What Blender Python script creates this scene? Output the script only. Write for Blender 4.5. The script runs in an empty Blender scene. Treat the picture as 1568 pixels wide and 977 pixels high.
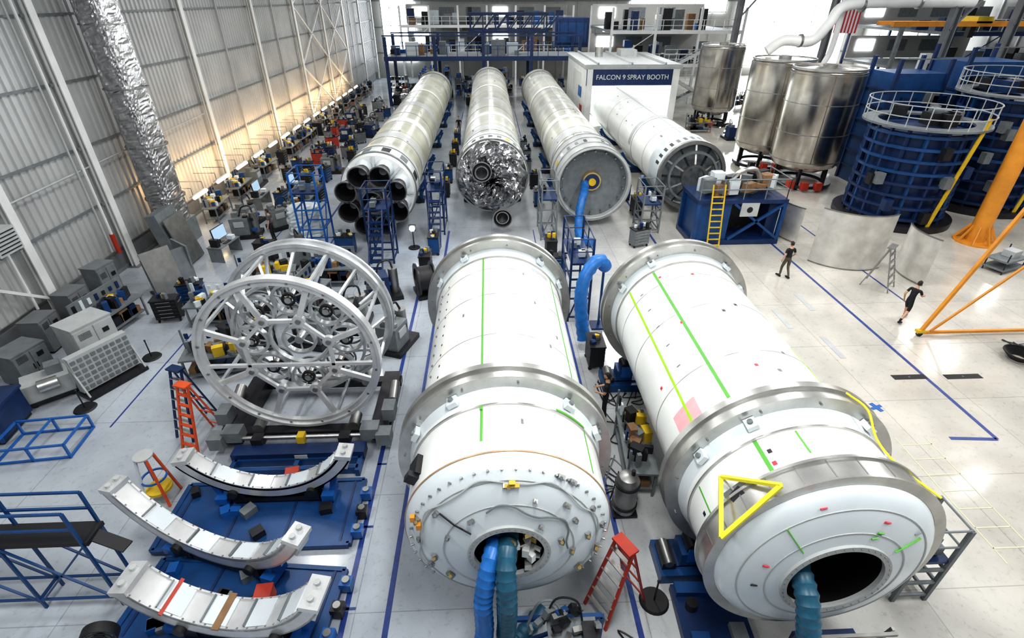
import bpy, math, random
from mathutils import Vector, Matrix
random.seed(7)
S=bpy.context.scene
rad=math.radians
# ---------------------------------------------------------------- materials
def mat(name,col,rough=.5,metal=0.,var=.10,scale=2.5,bump=0.,bscale=40.,emit=None,es=0.,spec=None):
    m=bpy.data.materials.new(name); m.use_nodes=True
    nt=m.node_tree; b=nt.nodes["Principled BSDF"]
    b.inputs["Roughness"].default_value=rough; b.inputs["Metallic"].default_value=metal
    tc=nt.nodes.new("ShaderNodeTexCoord"); nz=nt.nodes.new("ShaderNodeTexNoise")
    nz.inputs["Scale"].default_value=scale; nz.inputs["Detail"].default_value=5
    nt.links.new(tc.outputs["Object"],nz.inputs["Vector"])
    rp=nt.nodes.new("ShaderNodeValToRGB")
    rp.color_ramp.elements[0].position=.3; rp.color_ramp.elements[1].position=.7
    rp.color_ramp.elements[0].color=[c*(1-var) for c in col]+[1]
    rp.color_ramp.elements[1].color=[min(1,c*(1+var*.6)) for c in col]+[1]
    nt.links.new(nz.outputs["Fac"],rp.inputs["Fac"]); nt.links.new(rp.outputs["Color"],b.inputs["Base Color"])
    if bump>0:
        n2=nt.nodes.new("ShaderNodeTexNoise"); n2.inputs["Scale"].default_value=bscale
        nt.links.new(tc.outputs["Object"],n2.inputs["Vector"])
        bp=nt.nodes.new("ShaderNodeBump"); bp.inputs["Strength"].default_value=bump; bp.inputs["Distance"].default_value=.03
        nt.links.new(n2.outputs["Fac"],bp.inputs["Height"]); nt.links.new(bp.outputs["Normal"],b.inputs["Normal"])
    if emit:
        b.inputs["Emission Color"].default_value=list(emit)+[1]; b.inputs["Emission Strength"].default_value=es
    return m
WHITE=mat("white_paint",(.80,.82,.80),.2,0,.06,.8)
WHITE2=mat("white_coat_cool",(.64,.70,.73),.28,0,.10,.8)
CREAM=mat("rocket_cream",(.57,.57,.47),.25,.15,.26,.6)
CREAM2=mat("rocket_pale",(.61,.61,.54),.23,.15,.22,.6)
ALU=mat("painted_aluminium",(.70,.71,.71),.32,.55,.16,2)
CAGE=mat("fixture_silver",(.62,.64,.65),.3,.65,.22,2.5)
RINGM=mat("ring_aluminium",(.52,.52,.50),.3,.85,.22,2,.05,50)
GREYW=mat("grey_white",(.42,.44,.44),.45,0,.12,2)
STEEL=mat("brushed_steel",(.60,.60,.58),.3,1,.18,3,.1,60)
SHEETM=mat("bright_sheet_metal",(.70,.69,.66),.34,.65,.18,2)
STEELD=mat("dull_steel",(.34,.34,.33),.42,.9,.2,3)
TANK=mat("stainless_tank",(.52,.49,.45),.22,1,.25,1.2)
FOIL=mat("silver_foil",(.56,.56,.57),.33,.95,.3,4,.6,9)
FOILD=mat("dark_foil_blanket",(.50,.50,.51),.17,1,.4,3,.5,9)
DARK=mat("dark_metal",(.025,.025,.03),.4,.4,.3,4)
BLACK=mat("black_rubber",(.010,.010,.012),.55,0,.2,4)
HOLE=mat("dark_interior",(.003,.003,.004),.9,0,.1,4)
BLUE=mat("blue_paint",(.009,.06,.19),.38,.1,.25,2)
BLUED=mat("navy_paint",(.008,.03,.105),.4,.1,.3,2)
BLUEB=mat("bright_blue_paint",(.012,.11,.38),.35,0,.15,2)
DUCTB=mat("blue_hose",(.015,.15,.46),.4,0,.3,5)
DUCTT=mat("teal_hose",(.015,.09,.15),.4,0,.3,5)
LINE=mat("floor_line_blue",(.02,.05,.22),.35,0,.25,6)
YEL=mat("safety_yellow",(.62,.42,.02),.45,0,.15,4)
YELB=mat("strap_yellow",(.74,.66,.03),.6,0,.1,6)
PALEG=mat("pale_floor_marking",(.55,.58,.40),.5,0,.1,6)
ORANGE=mat("crane_orange",(.66,.27,.03),.4,0,.15,2)
RED=mat("ladder_red",(.42,.04,.02),.4,0,.15,4)
REDO=mat("orange_red",(.65,.09,.02),.45,0,.15,4)
GREEN=mat("tape_green",(.09,.38,.04),.5,0,.1,4)
GREENY=mat("tape_lime",(.36,.66,.02),.5,0,.1,4)
PINK=mat("tape_pink",(.82,.42,.45),.5,0,.1,4)
REDT=mat("tape_red",(.65,.03,.06),.5,0,.1,4)
BROWN=mat("cardboard",(.24,.14,.07),.8,0,.2,4)
COPPER=mat("copper_trim",(.50,.33,.2),.4,.4,.2,4)
GOLD=mat("gold_parts",(.7,.5,.2),.3,.8,.2,9)
CONC=mat("grey_base_panel",(.15,.16,.17),.7,0,.2,1.5)
GREYM=mat("equipment_grey",(.17,.19,.20),.5,.1,.2,3)
WALLM=mat("corrugated_siding",(.47,.48,.48),.42,.15,.14,.5)
WALLB=mat("back_wall_panel",(.42,.42,.40),.6,0,.15,.4)
COLW=mat("column_white",(.72,.73,.72),.45,0,.1,1)
LAMPW=mat("lamp_white",(1,1,1),.5,emit=(1,1,1),es=6)
ARC=mat("welding_glow",(1,1,1),.5,emit=(.75,.85,1),es=40)
LAMPY=mat("lamp_warm",(1,.8,.5),.5,emit=(1,.78,.48),es=12)
WIN=mat("window_daylight",(1,1,1),.5,emit=(.93,.97,1),es=9)
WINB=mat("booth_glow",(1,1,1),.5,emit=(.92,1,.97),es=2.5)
SCREEN=mat("screen_glow",(.2,.3,.4),.3,emit=(.6,.8,1),es=.5)
SKIN=mat("skin",(.55,.32,.22),.5,0,.1,10)
CBLK=mat("cloth_black",(.010,.010,.014),.8,0,.3,10)
CGRY=mat("cloth_grey",(.09,.09,.09),.85,0,.3,10)
CKHA=mat("cloth_khaki",(.10,.085,.06),.85,0,.3,10)
HAIRM=mat("hair_dark",(.02,.013,.01),.7,0,.3,20)
FLAGR=mat("flag_red",(.6,.04,.06),.7); FLAGW=mat("flag_white",(.85,.85,.85),.7); FLAGB=mat("flag_blue",(.03,.05,.25),.7)

# ---------------------------------------------------------------- builder
def spline(pts,n=6):
    P=[Vector(p) for p in pts]
    if len(P)<3: return P
    out=[]
    Q=[P[0]*2-P[1]]+P+[P[-1]*2-P[-2]]
    for i in range(1,len(Q)-2):
        a,b,c,d=Q[i-1:i+3]
        for k in range(n):
            t=k/n
            out.append(.5*((2*b)+(c-a)*t+(2*a-5*b+4*c-d)*t*t+(3*b-a-3*c+d)*t**3))
    out.append(P[-1]); return out
def frame(d):
    d=d.normalized(); up=Vector((0,0,1)) if abs(d.z)<.95 else Vector((0,1,0))
    s=d.cross(up).normalized(); u=s.cross(d).normalized(); return s,u
class B:
    def __init__(s): s.v=[];s.f=[];s.m=[];s.mats=[]
    def mi(s,m):
        if m not in s.mats: s.mats.append(m)
        return s.mats.index(m)
    def add(s,vs,fs,m):
        o=len(s.v); s.v+= [tuple(x) for x in vs]; k=s.mi(m)
        for f in fs: s.f.append(tuple(i+o for i in f)); s.m.append(k)
    def box(s,c,d,m,rz=0,rx=0,ry=0):
        x,y,z=[k/2 for k in d]
        R=Matrix.Rotation(rad(rz),3,'Z')@Matrix.Rotation(rad(ry),3,'Y')@Matrix.Rotation(rad(rx),3,'X')
        vs=[Vector(c)+R@Vector((a*x,b*y,e*z)) for a in(-1,1) for b in(-1,1) for e in(-1,1)]
        s.add(vs,[(0,1,3,2),(4,6,7,5),(0,4,5,1),(2,3,7,6),(0,2,6,4),(1,5,7,3)],m)
    def beam(s,p,q,w,m,h=None):
        h=h or w; p=Vector(p);q=Vector(q); a,u=frame(q-p)
        vs=[c+a*i*w/2+u*j*h/2 for c in(p,q) for i,j in((-1,-1),(1,-1),(1,1),(-1,1))]
        s.add(vs,[(0,1,2,3),(7,6,5,4),(0,4,5,1),(1,5,6,2),(2,6,7,3),(3,7,4,0)],m)
    def cyl(s,p,q,r,m,r2=None,n=16,cap=True):
        r2=r if r2 is None else r2; p=Vector(p);q=Vector(q); a,u=frame(q-p)
        vs=[]
        for c,rr in((p,r),(q,r2)):
            for i in range(n):
                t=2*math.pi*i/n; vs.append(c+(a*math.cos(t)+u*math.sin(t))*rr)
        fs=[(i,(i+1)%n,(i+1)%n+n,i+n) for i in range(n)]
        if cap: fs+= [tuple(range(n))[::-1],tuple(range(n,2*n))]
        s.add(vs,fs,m)
    def tube(s,pts,r,m,n=8,corr=0):
        P=[Vector(p) for p in pts]; vs=[];N=len(P); pa=None
        for i,c in enumerate(P):
            d=(P[min(i+1,N-1)]-P[max(i-1,0)]).normalized()
            if pa is None: a,u=frame(d)
            else: a=(pa-d*pa.dot(d)).normalized()
            pa=a; rr=(r[i] if isinstance(r,(list,tuple)) else r)*(1+(corr if i%2 else -corr))
            u=d.cross(a)
            for k in range(n):
                t=2*math.pi*k/n; vs.append(c+(a*math.cos(t)+u*math.sin(t))*rr)
        fs=[(i*n+k,i*n+(k+1)%n,(i+1)*n+(k+1)%n,(i+1)*n+k) for i in range(N-1) for k in range(n)]
        fs+= [tuple(range(n)),tuple(range((N-1)*n,N*n))]
        s.add(vs,fs,m)
    def hose(s,pts,r,m,n=14,step=.06):
        P=spline(pts,40); out=[P[0]];acc=0
        for a,b in zip(P,P[1:]):
            acc+=(b-a).length
            if acc>=step: out.append(b);acc=0
        s.tube(out,r,m,n,.07)
    def rev(s,prof,m,o=(0,0,0),axis='Y',n=48,a0=0,a1=360,closed=False):
        full=abs(a1-a0)>=359.9; k=n if full else n+1; L=len(prof); vs=[]
        o=Vector(o)
        for i in range(k):
            t=rad(a0+(a1-a0)*i/n); sn,cs=math.sin(t),math.cos(t)
            for r,h in prof:
                if axis=='Y': vs.append(o+Vector((r*sn,h,r*cs)))
                elif axis=='X': vs.append(o+Vector((h,r*sn,r*cs)))
                else: vs.append(o+Vector((r*cs,r*sn,h)))
        fs=[]
        for i in range(n):
            j=(i+1)%k if full else i+1
            for a in range(L if closed else L-1):
                b=(a+1)%L; fs.append((i*L+a,i*L+b,j*L+b,j*L+a))
        if not full and closed: fs+= [tuple(range(L)),tuple(range((k-1)*L,k*L))[::-1]]
        s.add(vs,fs,m)
    def ring(s,o,ri,ro,t0,t1,m,axis='Y',n=48,a0=0,a1=360):
        s.rev([(ri,t0),(ro,t0),(ro,t1),(ri,t1)],m,o,axis,n,a0,a1,True)
    def ball(s,c,r,m,n=14):
        if not isinstance(r,(tuple,list)): r=(r,r,r)
        vs=[];h=n//2
        for i in range(h+1):
            p=math.pi*i/h
            for k in range(n):
                t=2*math.pi*k/n; vs.append((c[0]+r[0]*math.sin(p)*math.cos(t),c[1]+r[1]*math.sin(p)*math.sin(t),c[2]+r[2]*math.cos(p)))
        s.add(vs,[(i*n+k,(i+1)*n+k,(i+1)*n+(k+1)%n,i*n+(k+1)%n) for i in range(h) for k in range(n)],m)
    def mesh(s,name,ang=32):
        me=bpy.data.meshes.new(name); me.from_pydata(s.v,[],s.f)
        for m in s.mats: me.materials.append(m)
        me.polygons.foreach_set("material_index",s.m)
        me.polygons.foreach_set("use_smooth",[True]*len(s.f))
        me.validate(); 
        import bmesh
        bm=bmesh.new(); bm.from_mesh(me); bmesh.ops.recalc_face_normals(bm,faces=bm.faces); bm.to_mesh(me); bm.free()
        me.set_sharp_from_angle(angle=rad(ang)); return me
    def obj(s,name,loc=(0,0,0),rz=0,ang=32):
        o=bpy.data.objects.new(name,s.mesh(name,ang)); S.collection.objects.link(o)
        o.location=loc; o.rotation_euler=(0,0,rad(rz)); return o
def inst(o,loc,rz=0,sc=1):
    n=bpy.data.objects.new(o.name.split('.')[0],o.data); S.collection.objects.link(n)
    n.location=loc; n.rotation_euler=(0,0,rad(rz)); n.scale=(sc,sc,sc); return n

# ---------------------------------------------------------------- camera
H=11.0
cam=bpy.data.cameras.new("camera"); co=bpy.data.objects.new("camera",cam); S.collection.objects.link(co)
co.location=(0,0,H); co.rotation_euler=(rad(58.1),0,rad(-2.4)); cam.lens=18.2; cam.sensor_width=36; cam.clip_end=300
S.camera=co
# ---------------------------------------------------------------- floor
fm=bpy.data.materials.new("epoxy_floor"); fm.use_nodes=True; nt=fm.node_tree; bs=nt.nodes["Principled BSDF"]
N=nt.nodes.new; L=nt.links.new
tc=N("ShaderNodeTexCoord"); sx=N("ShaderNodeSeparateXYZ"); L(tc.outputs["Object"],sx.inputs[0])
mr=N("ShaderNodeMapRange"); mr.inputs["From Min"].default_value=-2; mr.inputs["From Max"].default_value=12; L(sx.outputs["X"],mr.inputs["Value"])
mx=N("ShaderNodeMix"); mx.data_type='RGBA'; mx.inputs["A"].default_value=(.46,.50,.55,1); mx.inputs["B"].default_value=(.57,.545,.49,1); L(mr.outputs[0],mx.inputs["Factor"])
nz=N("ShaderNodeTexNoise"); nz.inputs["Scale"].default_value=.45; nz.inputs["Detail"].default_value=8; L(tc.outputs["Object"],nz.inputs["Vector"])
rp=N("ShaderNodeValToRGB"); rp.color_ramp.elements[0].position=.3; rp.color_ramp.elements[0].color=(.72,.72,.72,1); rp.color_ramp.elements[1].position=.65; L(nz.outputs["Fac"],rp.inputs["Fac"])
m2=N("ShaderNodeMix"); m2.data_type='RGBA'; m2.blend_type='MULTIPLY'; m2.inputs["Factor"].default_value=1; L(mx.outputs["Result"],m2.inputs["A"]); L(rp.outputs["Color"],m2.inputs["B"])
bk=N("ShaderNodeTexBrick"); bk.offset=0; bk.inputs["Scale"].default_value=1; bk.inputs["Brick Width"].default_value=3.05; bk.inputs["Row Height"].default_value=3.05; bk.inputs["Mortar Size"].default_value=.012
bk.inputs["Color1"].default_value=(1,1,1,1); bk.inputs["Color2"].default_value=(.95,.95,.95,1); bk.inputs["Mortar"].default_value=(.68,.68,.68,1); L(tc.outputs["Object"],bk.inputs["Vector"])
m3=N("ShaderNodeMix"); m3.data_type='RGBA'; m3.blend_type='MULTIPLY'; m3.inputs["Factor"].default_value=1; L(m2.outputs["Result"],m3.inputs["A"]); L(bk.outputs["Color"],m3.inputs["B"])
n4=N("ShaderNodeTexNoise"); n4.inputs["Scale"].default_value=6; n4.inputs["Detail"].default_value=9; n4.inputs["Roughness"].default_value=.75; L(tc.outputs["Object"],n4.inputs["Vector"])
r4=N("ShaderNodeValToRGB"); r4.color_ramp.elements[0].position=.28; r4.color_ramp.elements[0].color=(.68,.68,.68,1); r4.color_ramp.elements[1].position=.46; L(n4.outputs["Fac"],r4.inputs["Fac"])
m5=N("ShaderNodeMix"); m5.data_type='RGBA'; m5.blend_type='MULTIPLY'; m5.inputs["Factor"].default_value=1; L(m3.outputs["Result"],m5.inputs["A"]); L(r4.outputs["Color"],m5.inputs["B"])
L(m5.outputs["Result"],bs.inputs["Base Color"])
n3=N("ShaderNodeTexNoise"); n3.inputs["Scale"].default_value=1.5; L(tc.outputs["Object"],n3.inputs["Vector"])
r3=N("ShaderNodeMapRange"); r3.inputs["To Min"].default_value=.05; r3.inputs["To Max"].default_value=.24; L(n3.outputs["Fac"],r3.inputs["Value"]); L(r3.outputs[0],bs.inputs["Roughness"])
b=B(); b.box((21,42,-.1),(80,104,.2),fm); b.obj("floor")
b=B()
def fl(x0,y0,x1,y1,w=.12,m=LINE): b.beam((x0,y0,.004),(x1,y1,.004),w,m,.006)
fl(-3.25,2,-3.25,24); fl(-2.35,2,-2.35,27); fl(2.85,2,2.85,28)
fl(14.65,10.4,14.65,40); fl(14.65,10.4,13.3,10.5); fl(-3.3,8.2,-3.05,8.2,.06);fl(-3.3,6.2,-3.05,6.2,.06);fl(-3.3,10.2,-3.05,10.2,.06)
fl(-9.4,27,-9.4,75);fl(8.6,14,8.6,45);fl(2.3,14,2.3,27,.05);fl(-2.9,30,-2.9,62,.08);fl(2.9,30,2.9,62,.08)
fl(-11.6,12,-11.6,30,.05);fl(17.5,18,17.5,34,.08)
for k in range(7): fl(11.6+k*.02,7+k*.55,12.5+k*.02,7+k*.55,.03,PALEG)
fl(11.6,6.6,11.7,10.6,.03,PALEG);fl(12.5,6.6,12.6,10.6,.03,PALEG)
b.box((12.0,11.9,.01),(.14,.4,.012),BLUEB,20); b.box((12.0,11.9,.012),(.4,.1,.012),BLUEB,20)
b.obj("floor_marking_lines")
b=B()
for x,y,w,h,r in((14.1,13.35,1.15,.24,0),(15.95,13.3,1.25,.24,0)):
    b.box((x,y,.006),(w,h,.012),BLACK,r); b.ring((x,y,0),.02,.03,.012,.014,STEELD,'Z',8)
for x,y in((11.6,17.2),(13.2,18.5),(12.5,15.2)): b.box((x,y,.005),(.22,1.4,.01),GREYW)
b.obj("floor_trench_cover")
# ---------------------------------------------------------------- left wall
WX=-17.6
b=B(); y=-6; prof=[]
while y<92:
    for dy,dx in((0,0),(.16,0),(.2,.07),(.3,.07),(.34,0)): prof.append((WX+dx,y+dy))
    y+=.38
vs=[];fs=[]
for i,(x,y) in enumerate(prof): vs+= [(x,y,.9),(x,y,14)]
for i in range(len(prof)-1): fs.append((2*i,2*i+2,2*i+3,2*i+1))
b.add(vs,fs,WALLM); b.box((WX-.2,43,7),(.2,98,14.2),WALLM)
b.box((WX+.02,43,.45),(.2,98,.9),CONC)
for z in(.92,3.1,5.5,8.0,10.4,12.6):
    b.box((WX+.13,43,z),(.06,98,.09),GREYM if z>1 else STEELD)
b.obj("wall_left")
b=B(); b.box((WX+.16,43,.08),(.06,98,.16),GREYM); b.obj("baseboard_left")
colY=[12.2,18.3,23.3,34.4,44.6,54,63,72,81,90]
def steelcol(b,x,y,m=COLW,h=14,w=.36):
    b.box((x,y,h/2),(.05,w,h),m); b.box((x-.16,y,h/2),(.05,w,h),m); b.box((x-.08,y,h/2),(.16,.05,h),m); b.box((x-.08,y,.03),(.5,.55,.06),STEELD)
for i,y in enumerate(colY):
    b=B(); steelcol(b,WX+.55,y)
    for z in(3.1,5.5,8,10.4): b.box((WX+.28,y,z),(.3,.2,.12),GREYW)
    b.obj("wall_column")
b=B()
for y in(29,39.5,49.5,58.5,67.5,76.5): b.box((WX+.22,y,7.4),(.1,.12,13),GREYW)
for y0,y1 in((12.2,18.3),(54,63),(63,72)):
    for z0,z1 in((1,5.5),(5.5,10.4),(10.4,13.8)):
        b.beam((WX+.45,y0,z0),(WX+.45,y1,z1),.11,COLW); b.beam((WX+.45,y1,z0),(WX+.45,y0,z1),.11,COLW)
b.tube([(WX+.35,14,4.6),(WX+.35,24,4.8),(WX+.35,34,5.0)],.035,GREYW)
b.tube([(WX+.45,22.6,13),(WX+.45,22.6,1)],.06,COLW); b.tube([(WX+.45,17.5,13),(WX+.45,17.5,1)],.05,COLW)
b.tube([(WX+.45,22.2,13),(WX+.45,22.2,1.2)],.04,GREYW);b.cyl((WX+.45,22.6,1),(WX+.45,22.6,1.9),.1,RED)
b.obj("wall_bracing")
def crinkle(b,cx,cy,z0,z1,w,d,m,nz=150,nr=56,amp=.1):
    vs=[]
    for i in range(nz+1):
        z=z0+(z1-z0)*i/nz
        for k in range(nr):
            t=2*math.pi*k/nr; c,s_=math.cos(t),math.sin(t)
            e=.45; X=w*math.copysign(abs(c)**e,c);Y=d*math.copysign(abs(s_)**e,s_)
            j=1+random.uniform(-amp,amp)+.03*math.sin(z*5+k*.7)*math.sin(k*.9+z)
            vs.append((cx+X*j,cy+Y*j,z+random.uniform(-.02,.02)))
    fs=[]
    for i in range(nz):
        for k in range(nr):
            a,b_,c,d_=i*nr+k,i*nr+(k+1)%nr,(i+1)*nr+(k+1)%nr,(i+1)*nr+k
            fs+= [(a,b_,c),(a,c,d_)]
    b.add(vs,fs,m)
b=B(); crinkle(b,WX+1.3,26.0,1.2,13.8,.55,.85,FOIL,amp=.035)
for z in(2.5,5,7.5,10,12.5): b.ring((WX+1.3,26,0),.8,.9,z,z+.05,STEELD,'Z',20)
b.box((WX+1.3,26,.6),(1.2,1.9,1.2),GREYM)
b.obj("foil_insulated_duct",ang=12)
# ---------------------------------------------------------------- back wall and right wall
b=B(); b.box((21,92.2,7),(80,.3,14.2),WALLB)
for x in range(-16,60,3): b.box((x,92,7),(.12,.12,14),GREYW)
for z in(3.5,7,10.5): b.box((21,92,z),(80,.14,.16),GREYM)
b.obj("wall_back")
b=B(); b.box((60.2,43,7),(.3,98,14.2),WALLB)
for y in range(0,92,4): b.box((60,y,7),(.12,.2,14),COLW)
b.obj("wall_right")
def window(n,x0,x1,z0,z1,y=91.85,nx=4,nz=4):
    b=B(); b.box(((x0+x1)/2,y,(z0+z1)/2),(x1-x0,.05,z1-z0),WIN)
    for i in range(nx+1): b.box((x0+(x1-x0)*i/nx,y-.06,(z0+z1)/2),(.08,.1,z1-z0+.1),GREYM)
    for i in range(nz+1): b.box(((x0+x1)/2,y-.06,z0+(z1-z0)*i/nz),(x1-x0+.1,.1,.08),GREYM)
    b.obj("window_%d"%n)
window(1,-16,-11,2.4,12); window(2,39,57,1.5,13.8,nx=3,nz=2); window(3,22,37,9.0,13,nx=6,nz=2)
# ---------------------------------------------------------------- near tank stages
def stage(name,X,zc,y0,y1,R,rings,holeR,dd,body=WHITE,front_flange=False):
    b=B(); o=(X,0,zc)
    b.rev([(R,y0),(R,y1),(R*.8,y1+.5),(.01,y1+.75)],body,o,'Y',96)
    prof=[(R,y0),(R*.995,y0-.06)]
    t0=math.asin(holeR/(R*.985))
    for i in range(1,15):
        t=math.pi/2-(math.pi/2-t0)*i/14
        prof.append((R*.985*math.sin(t),y0-.06-dd*math.cos(t)))
    b.rev(prof,WHITE2,o,'Y',96)
    hr,hy=prof[-1]
    b.ring(o,hr-.02,hr+.09,hy-.04,hy+.04,GREYW,'Y',64)
    for i in range(40):
        t=2*math.pi*i/40; b.cyl((X+(hr+.05)*math.sin(t),hy-.06,zc+(hr+.05)*math.cos(t)),(X+(hr+.05)*math.sin(t),hy-.03,zc+(hr+.05)*math.cos(t)),.012,STEELD,n=6)
    b.rev([(hr-.02,hy),(hr+.15,hy+.25),(hr+.3,hy+1.3),(.01,hy+1.6)],HOLE,o,'Y',48)
    for f in(.62,.85): 
        t=math.asin(f); r=R*.985*f; yy=y0-.06-dd*math.cos(t); b.ring(o,r-.01,r+.012,yy-.012,yy+.01,GREYW,'Y',72)
    for yy in rings:
        b.ring(o,R-.02,R+.03,yy-.45,yy+.55,WHITE,'Y',96)
        b.ring(o,R-.02,R+.034,yy-.47,yy-.43,RINGM,'Y',96); b.ring(o,R-.02,R+.034,yy+.53,yy+.57,RINGM,'Y',96)
        b.ring(o,R,R+.30,yy-.02,yy+.22,RINGM,'Y',96)
        b.ring(o,R+.05,R+.36,yy+.20,yy+.34,RINGM,'Y',96)
        b.ring(o,R+.05,R+.34,yy-.08,yy+.02,RINGM,'Y',96)
        b.rev([(R+.03,yy-.32),(R+.10,yy-.06)],WHITE2,o,'Y',96)
        for a in range(0,360,30):
            t=rad(a+7); rr=R+.2
            b.cyl((X+rr*math.sin(t),yy-.12,zc+rr*math.cos(t)),(X+rr*math.sin(t),yy-.07,zc+rr*math.cos(t)),.022,STEELD,n=8)
        for a in(-62,-30,38,66):
            t=rad(a); rr=R+.12; c=Vector((X+rr*math.sin(t),yy-.2,zc+rr*math.cos(t)))
            b.box(c,(.2,.22,.1),WHITE2,ry=a); b.cyl(c,c+Vector((.1*math.sin(t),0,.1*math.cos(t))),.05,GREYM,n=10)
    return b
def patch(b,X,zc,R,a0,a1,y0,y1,m,th=.006):
    n=max(2,int(abs(a1-a0)/3)); b.ring((X,0,zc),R-.02,R+th,y0,y1,m,'Y',n,a0,a1)
def domept(X,zc,f,ang,dd,y0,R=1.83,off=0.):
    t=math.asin(f); r=(R*.985+off)*f; return Vector((X+r*math.sin(rad(ang)),y0-.06-(dd+off)*math.cos(t),zc+r*math.cos(rad(ang))))
# centre
CX,CZ,R=.18,2.95,1.83; DD=.56; Y0=5.98
b=stage("c",CX,CZ,Y0,14.4,R,[7.55,13.75],.62,DD)
b.ring((CX,0,CZ),R,R+.015,Y0-.03,Y0,COPPER,'Y',96)
patch(b,CX,CZ,R,-14.4,-12.9,8.1,13.3,GREEN); patch(b,CX,CZ,R+.03,-14.4,-12.9,7.0,7.1,GREEN);patch(b,CX,CZ,R,-14.4,-12.9,6.25,7.1,GREEN)
patch(b,CX,CZ,R,53,54.2,8.1,13.3,GREEN); patch(b,CX,CZ,R,53,54.2,6.1,7.1,GREEN); patch(b,CX,CZ,R+.04,30,52,7.12,7.17,GREEN)
patch(b,CX,CZ,R,30,48,12.9,13.1,GREYW);patch(b,CX,CZ,R,66,67,8.1,13.3,GREYW)
for yy in(9.4,11.2,12.6): b.ring((CX,0,CZ),R-.01,R+.004,yy,yy+.02,RINGM,'Y',96)
for i in range(12):
    patch(b,CX,CZ,R,-50,-48.8,8.3+i*.4,8.36+i*.4,DARK)
    b.cyl((CX+R*math.sin(rad(-60)),8.3+i*.4,CZ+R*math.cos(rad(-60))),(CX+(R+.03)*math.sin(rad(-60)),8.3+i*.4,CZ+(R+.03)*math.cos(rad(-60))),.03,STEELD,n=8)
for a,y in((20,12.4),(27,11),(35,9.3),(-30,10.5),(44,9.9),(8,6.6)): patch(b,CX,CZ,R,a,a+1.4,y,y+.12,GREYM)
c=Vector((CX+1.86*math.sin(rad(-60)),6.45,CZ+1.86*math.cos(rad(-60)))); b.box(c,(.34,.42,.14),BLACK,ry=-60); b.box(c+Vector((-.05,-.22,.05)),(.2,.12,.2),DARK,ry=-60)
for i in range(34):
    a=-125+i*7.6; p=domept(CX,CZ,.93,a,DD,Y0); q=domept(CX,CZ,.93,a,DD,Y0,off=.05); b.cyl(p,q,.02,STEELD,n=8)
for f,a,sz in((.8,0,.2),(.75,44,.14),(.7,60,.12),(.8,-55,.13),(.72,-100,.15),(.5,75,.16),(.86,100,.2),(.55,-38,.12),(.68,20,.08),(.45,40,.1),(.93,30,.14),(.93,38,.14),(.9,-70,.16),(.6,95,.16),(.75,82,.15),(.8,120,.2),(.7,-125,.18),(.85,-85,.1),(.8,-110,.12),(.88,62,.1),(.9,80,.12),(.6,-70,.1)):
    p=domept(CX,CZ,f,a,DD,Y0,off=.03); b.box(p,(sz*.9,.07,sz*.5),STEELD,ry=a,rx=30); b.cyl(p,p+Vector((0,-.07,.05)),sz*.18,GREYM if sz<.15 else GOLD,n=10)
b.box(domept(CX,CZ,.82,2,DD,Y0,off=.05),(.1,.06,.28),YEL,rx=35);b.box(domept(CX,CZ,.8,2,DD,Y0,off=.06),(.24,.06,.08),YEL,rx=35);b.box(domept(CX,CZ,.86,-72,DD,Y0,off=.05),(.08,.08,.12),ORANGE);b.box(domept(CX,CZ,.93,-70,DD,Y0,off=.05),(.08,.08,.12),ORANGE)
b.tube(spline([domept(CX,CZ,.58+.05*math.sin(k*1.3),-20+k*12,DD,Y0,off=.05) for k in range(10)],4),.018,GREYM,6)
b.tube(spline([domept(CX,CZ,.84+.03*math.sin(k*2.),-115+k*14,DD,Y0,off=.04) for k in range(17)],4),.014,GREYW,6)
b.tube([domept(CX,CZ,.78,-52,DD,Y0,off=.04),domept(CX,CZ,.62,-52,DD,Y0,off=.04),domept(CX,CZ,.45,-50,DD,Y0,off=.03)],.018,DARK,6)
hy=Y0-.06-DD*.94
for k in range(34): b.box((CX+random.uniform(-.05,.5),hy+random.uniform(-.02,.35),CZ+random.uniform(-.4,.35)),(random.uniform(.04,.16),.12,random.uniform(.05,.2)),random.choice([GOLD,STEEL,STEEL,WHITE]),rz=random.uniform(0,90))
b.obj("rocket_tank_stage")
# right
RX,RZ=5.48,2.9; RY=5.18; RD=.44
b=stage("r",RX,RZ,RY,13.9,R,[6.8,13.3],.80,RD,front_flange=True)
o=(RX,0,RZ)
b.ring(o,R-.01,R+.13,RY-.04,RY+.36,RINGM,'Y',96); b.ring(o,R-.01,R+.17,RY-.07,RY-.03,RINGM,'Y',96);b.ring(o,R-.01,R+.17,RY+.33,RY+.38,RINGM,'Y',96)
for i in range(12):
    a=-80+i*14; patch(b,RX,RZ,R+.13,a,a+.6,RY,RY+.33,STEELD)
patch(b,RX,RZ,R,-33.6,-31.4,7.35,12.8,GREEN);patch(b,RX,RZ,R,-34.0,-31.8,5.6,6.35,GREEN);patch(b,RX,RZ,R,-60.5,-58.6,7.35,12.8,GREENY)
patch(b,RX,RZ,R,-76,-75,5.6,6.3,GREEN);patch(b,RX,RZ,R,-72,-51,7.45,8.0,PINK,.008);patch(b,RX,RZ,R,-12,-11,5.8,6.3,GREEN)
patch(b,RX,RZ,R,-60.5,-58.6,7.35,8.1,GREENY,.012)
patch(b,RX,RZ,R,38,39,7.4,9.2,GREENY)
for yy in(8.6,10.6,12.1): b.ring(o,R-.01,R+.004,yy,yy+.02,RINGM,'Y',96)
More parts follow.
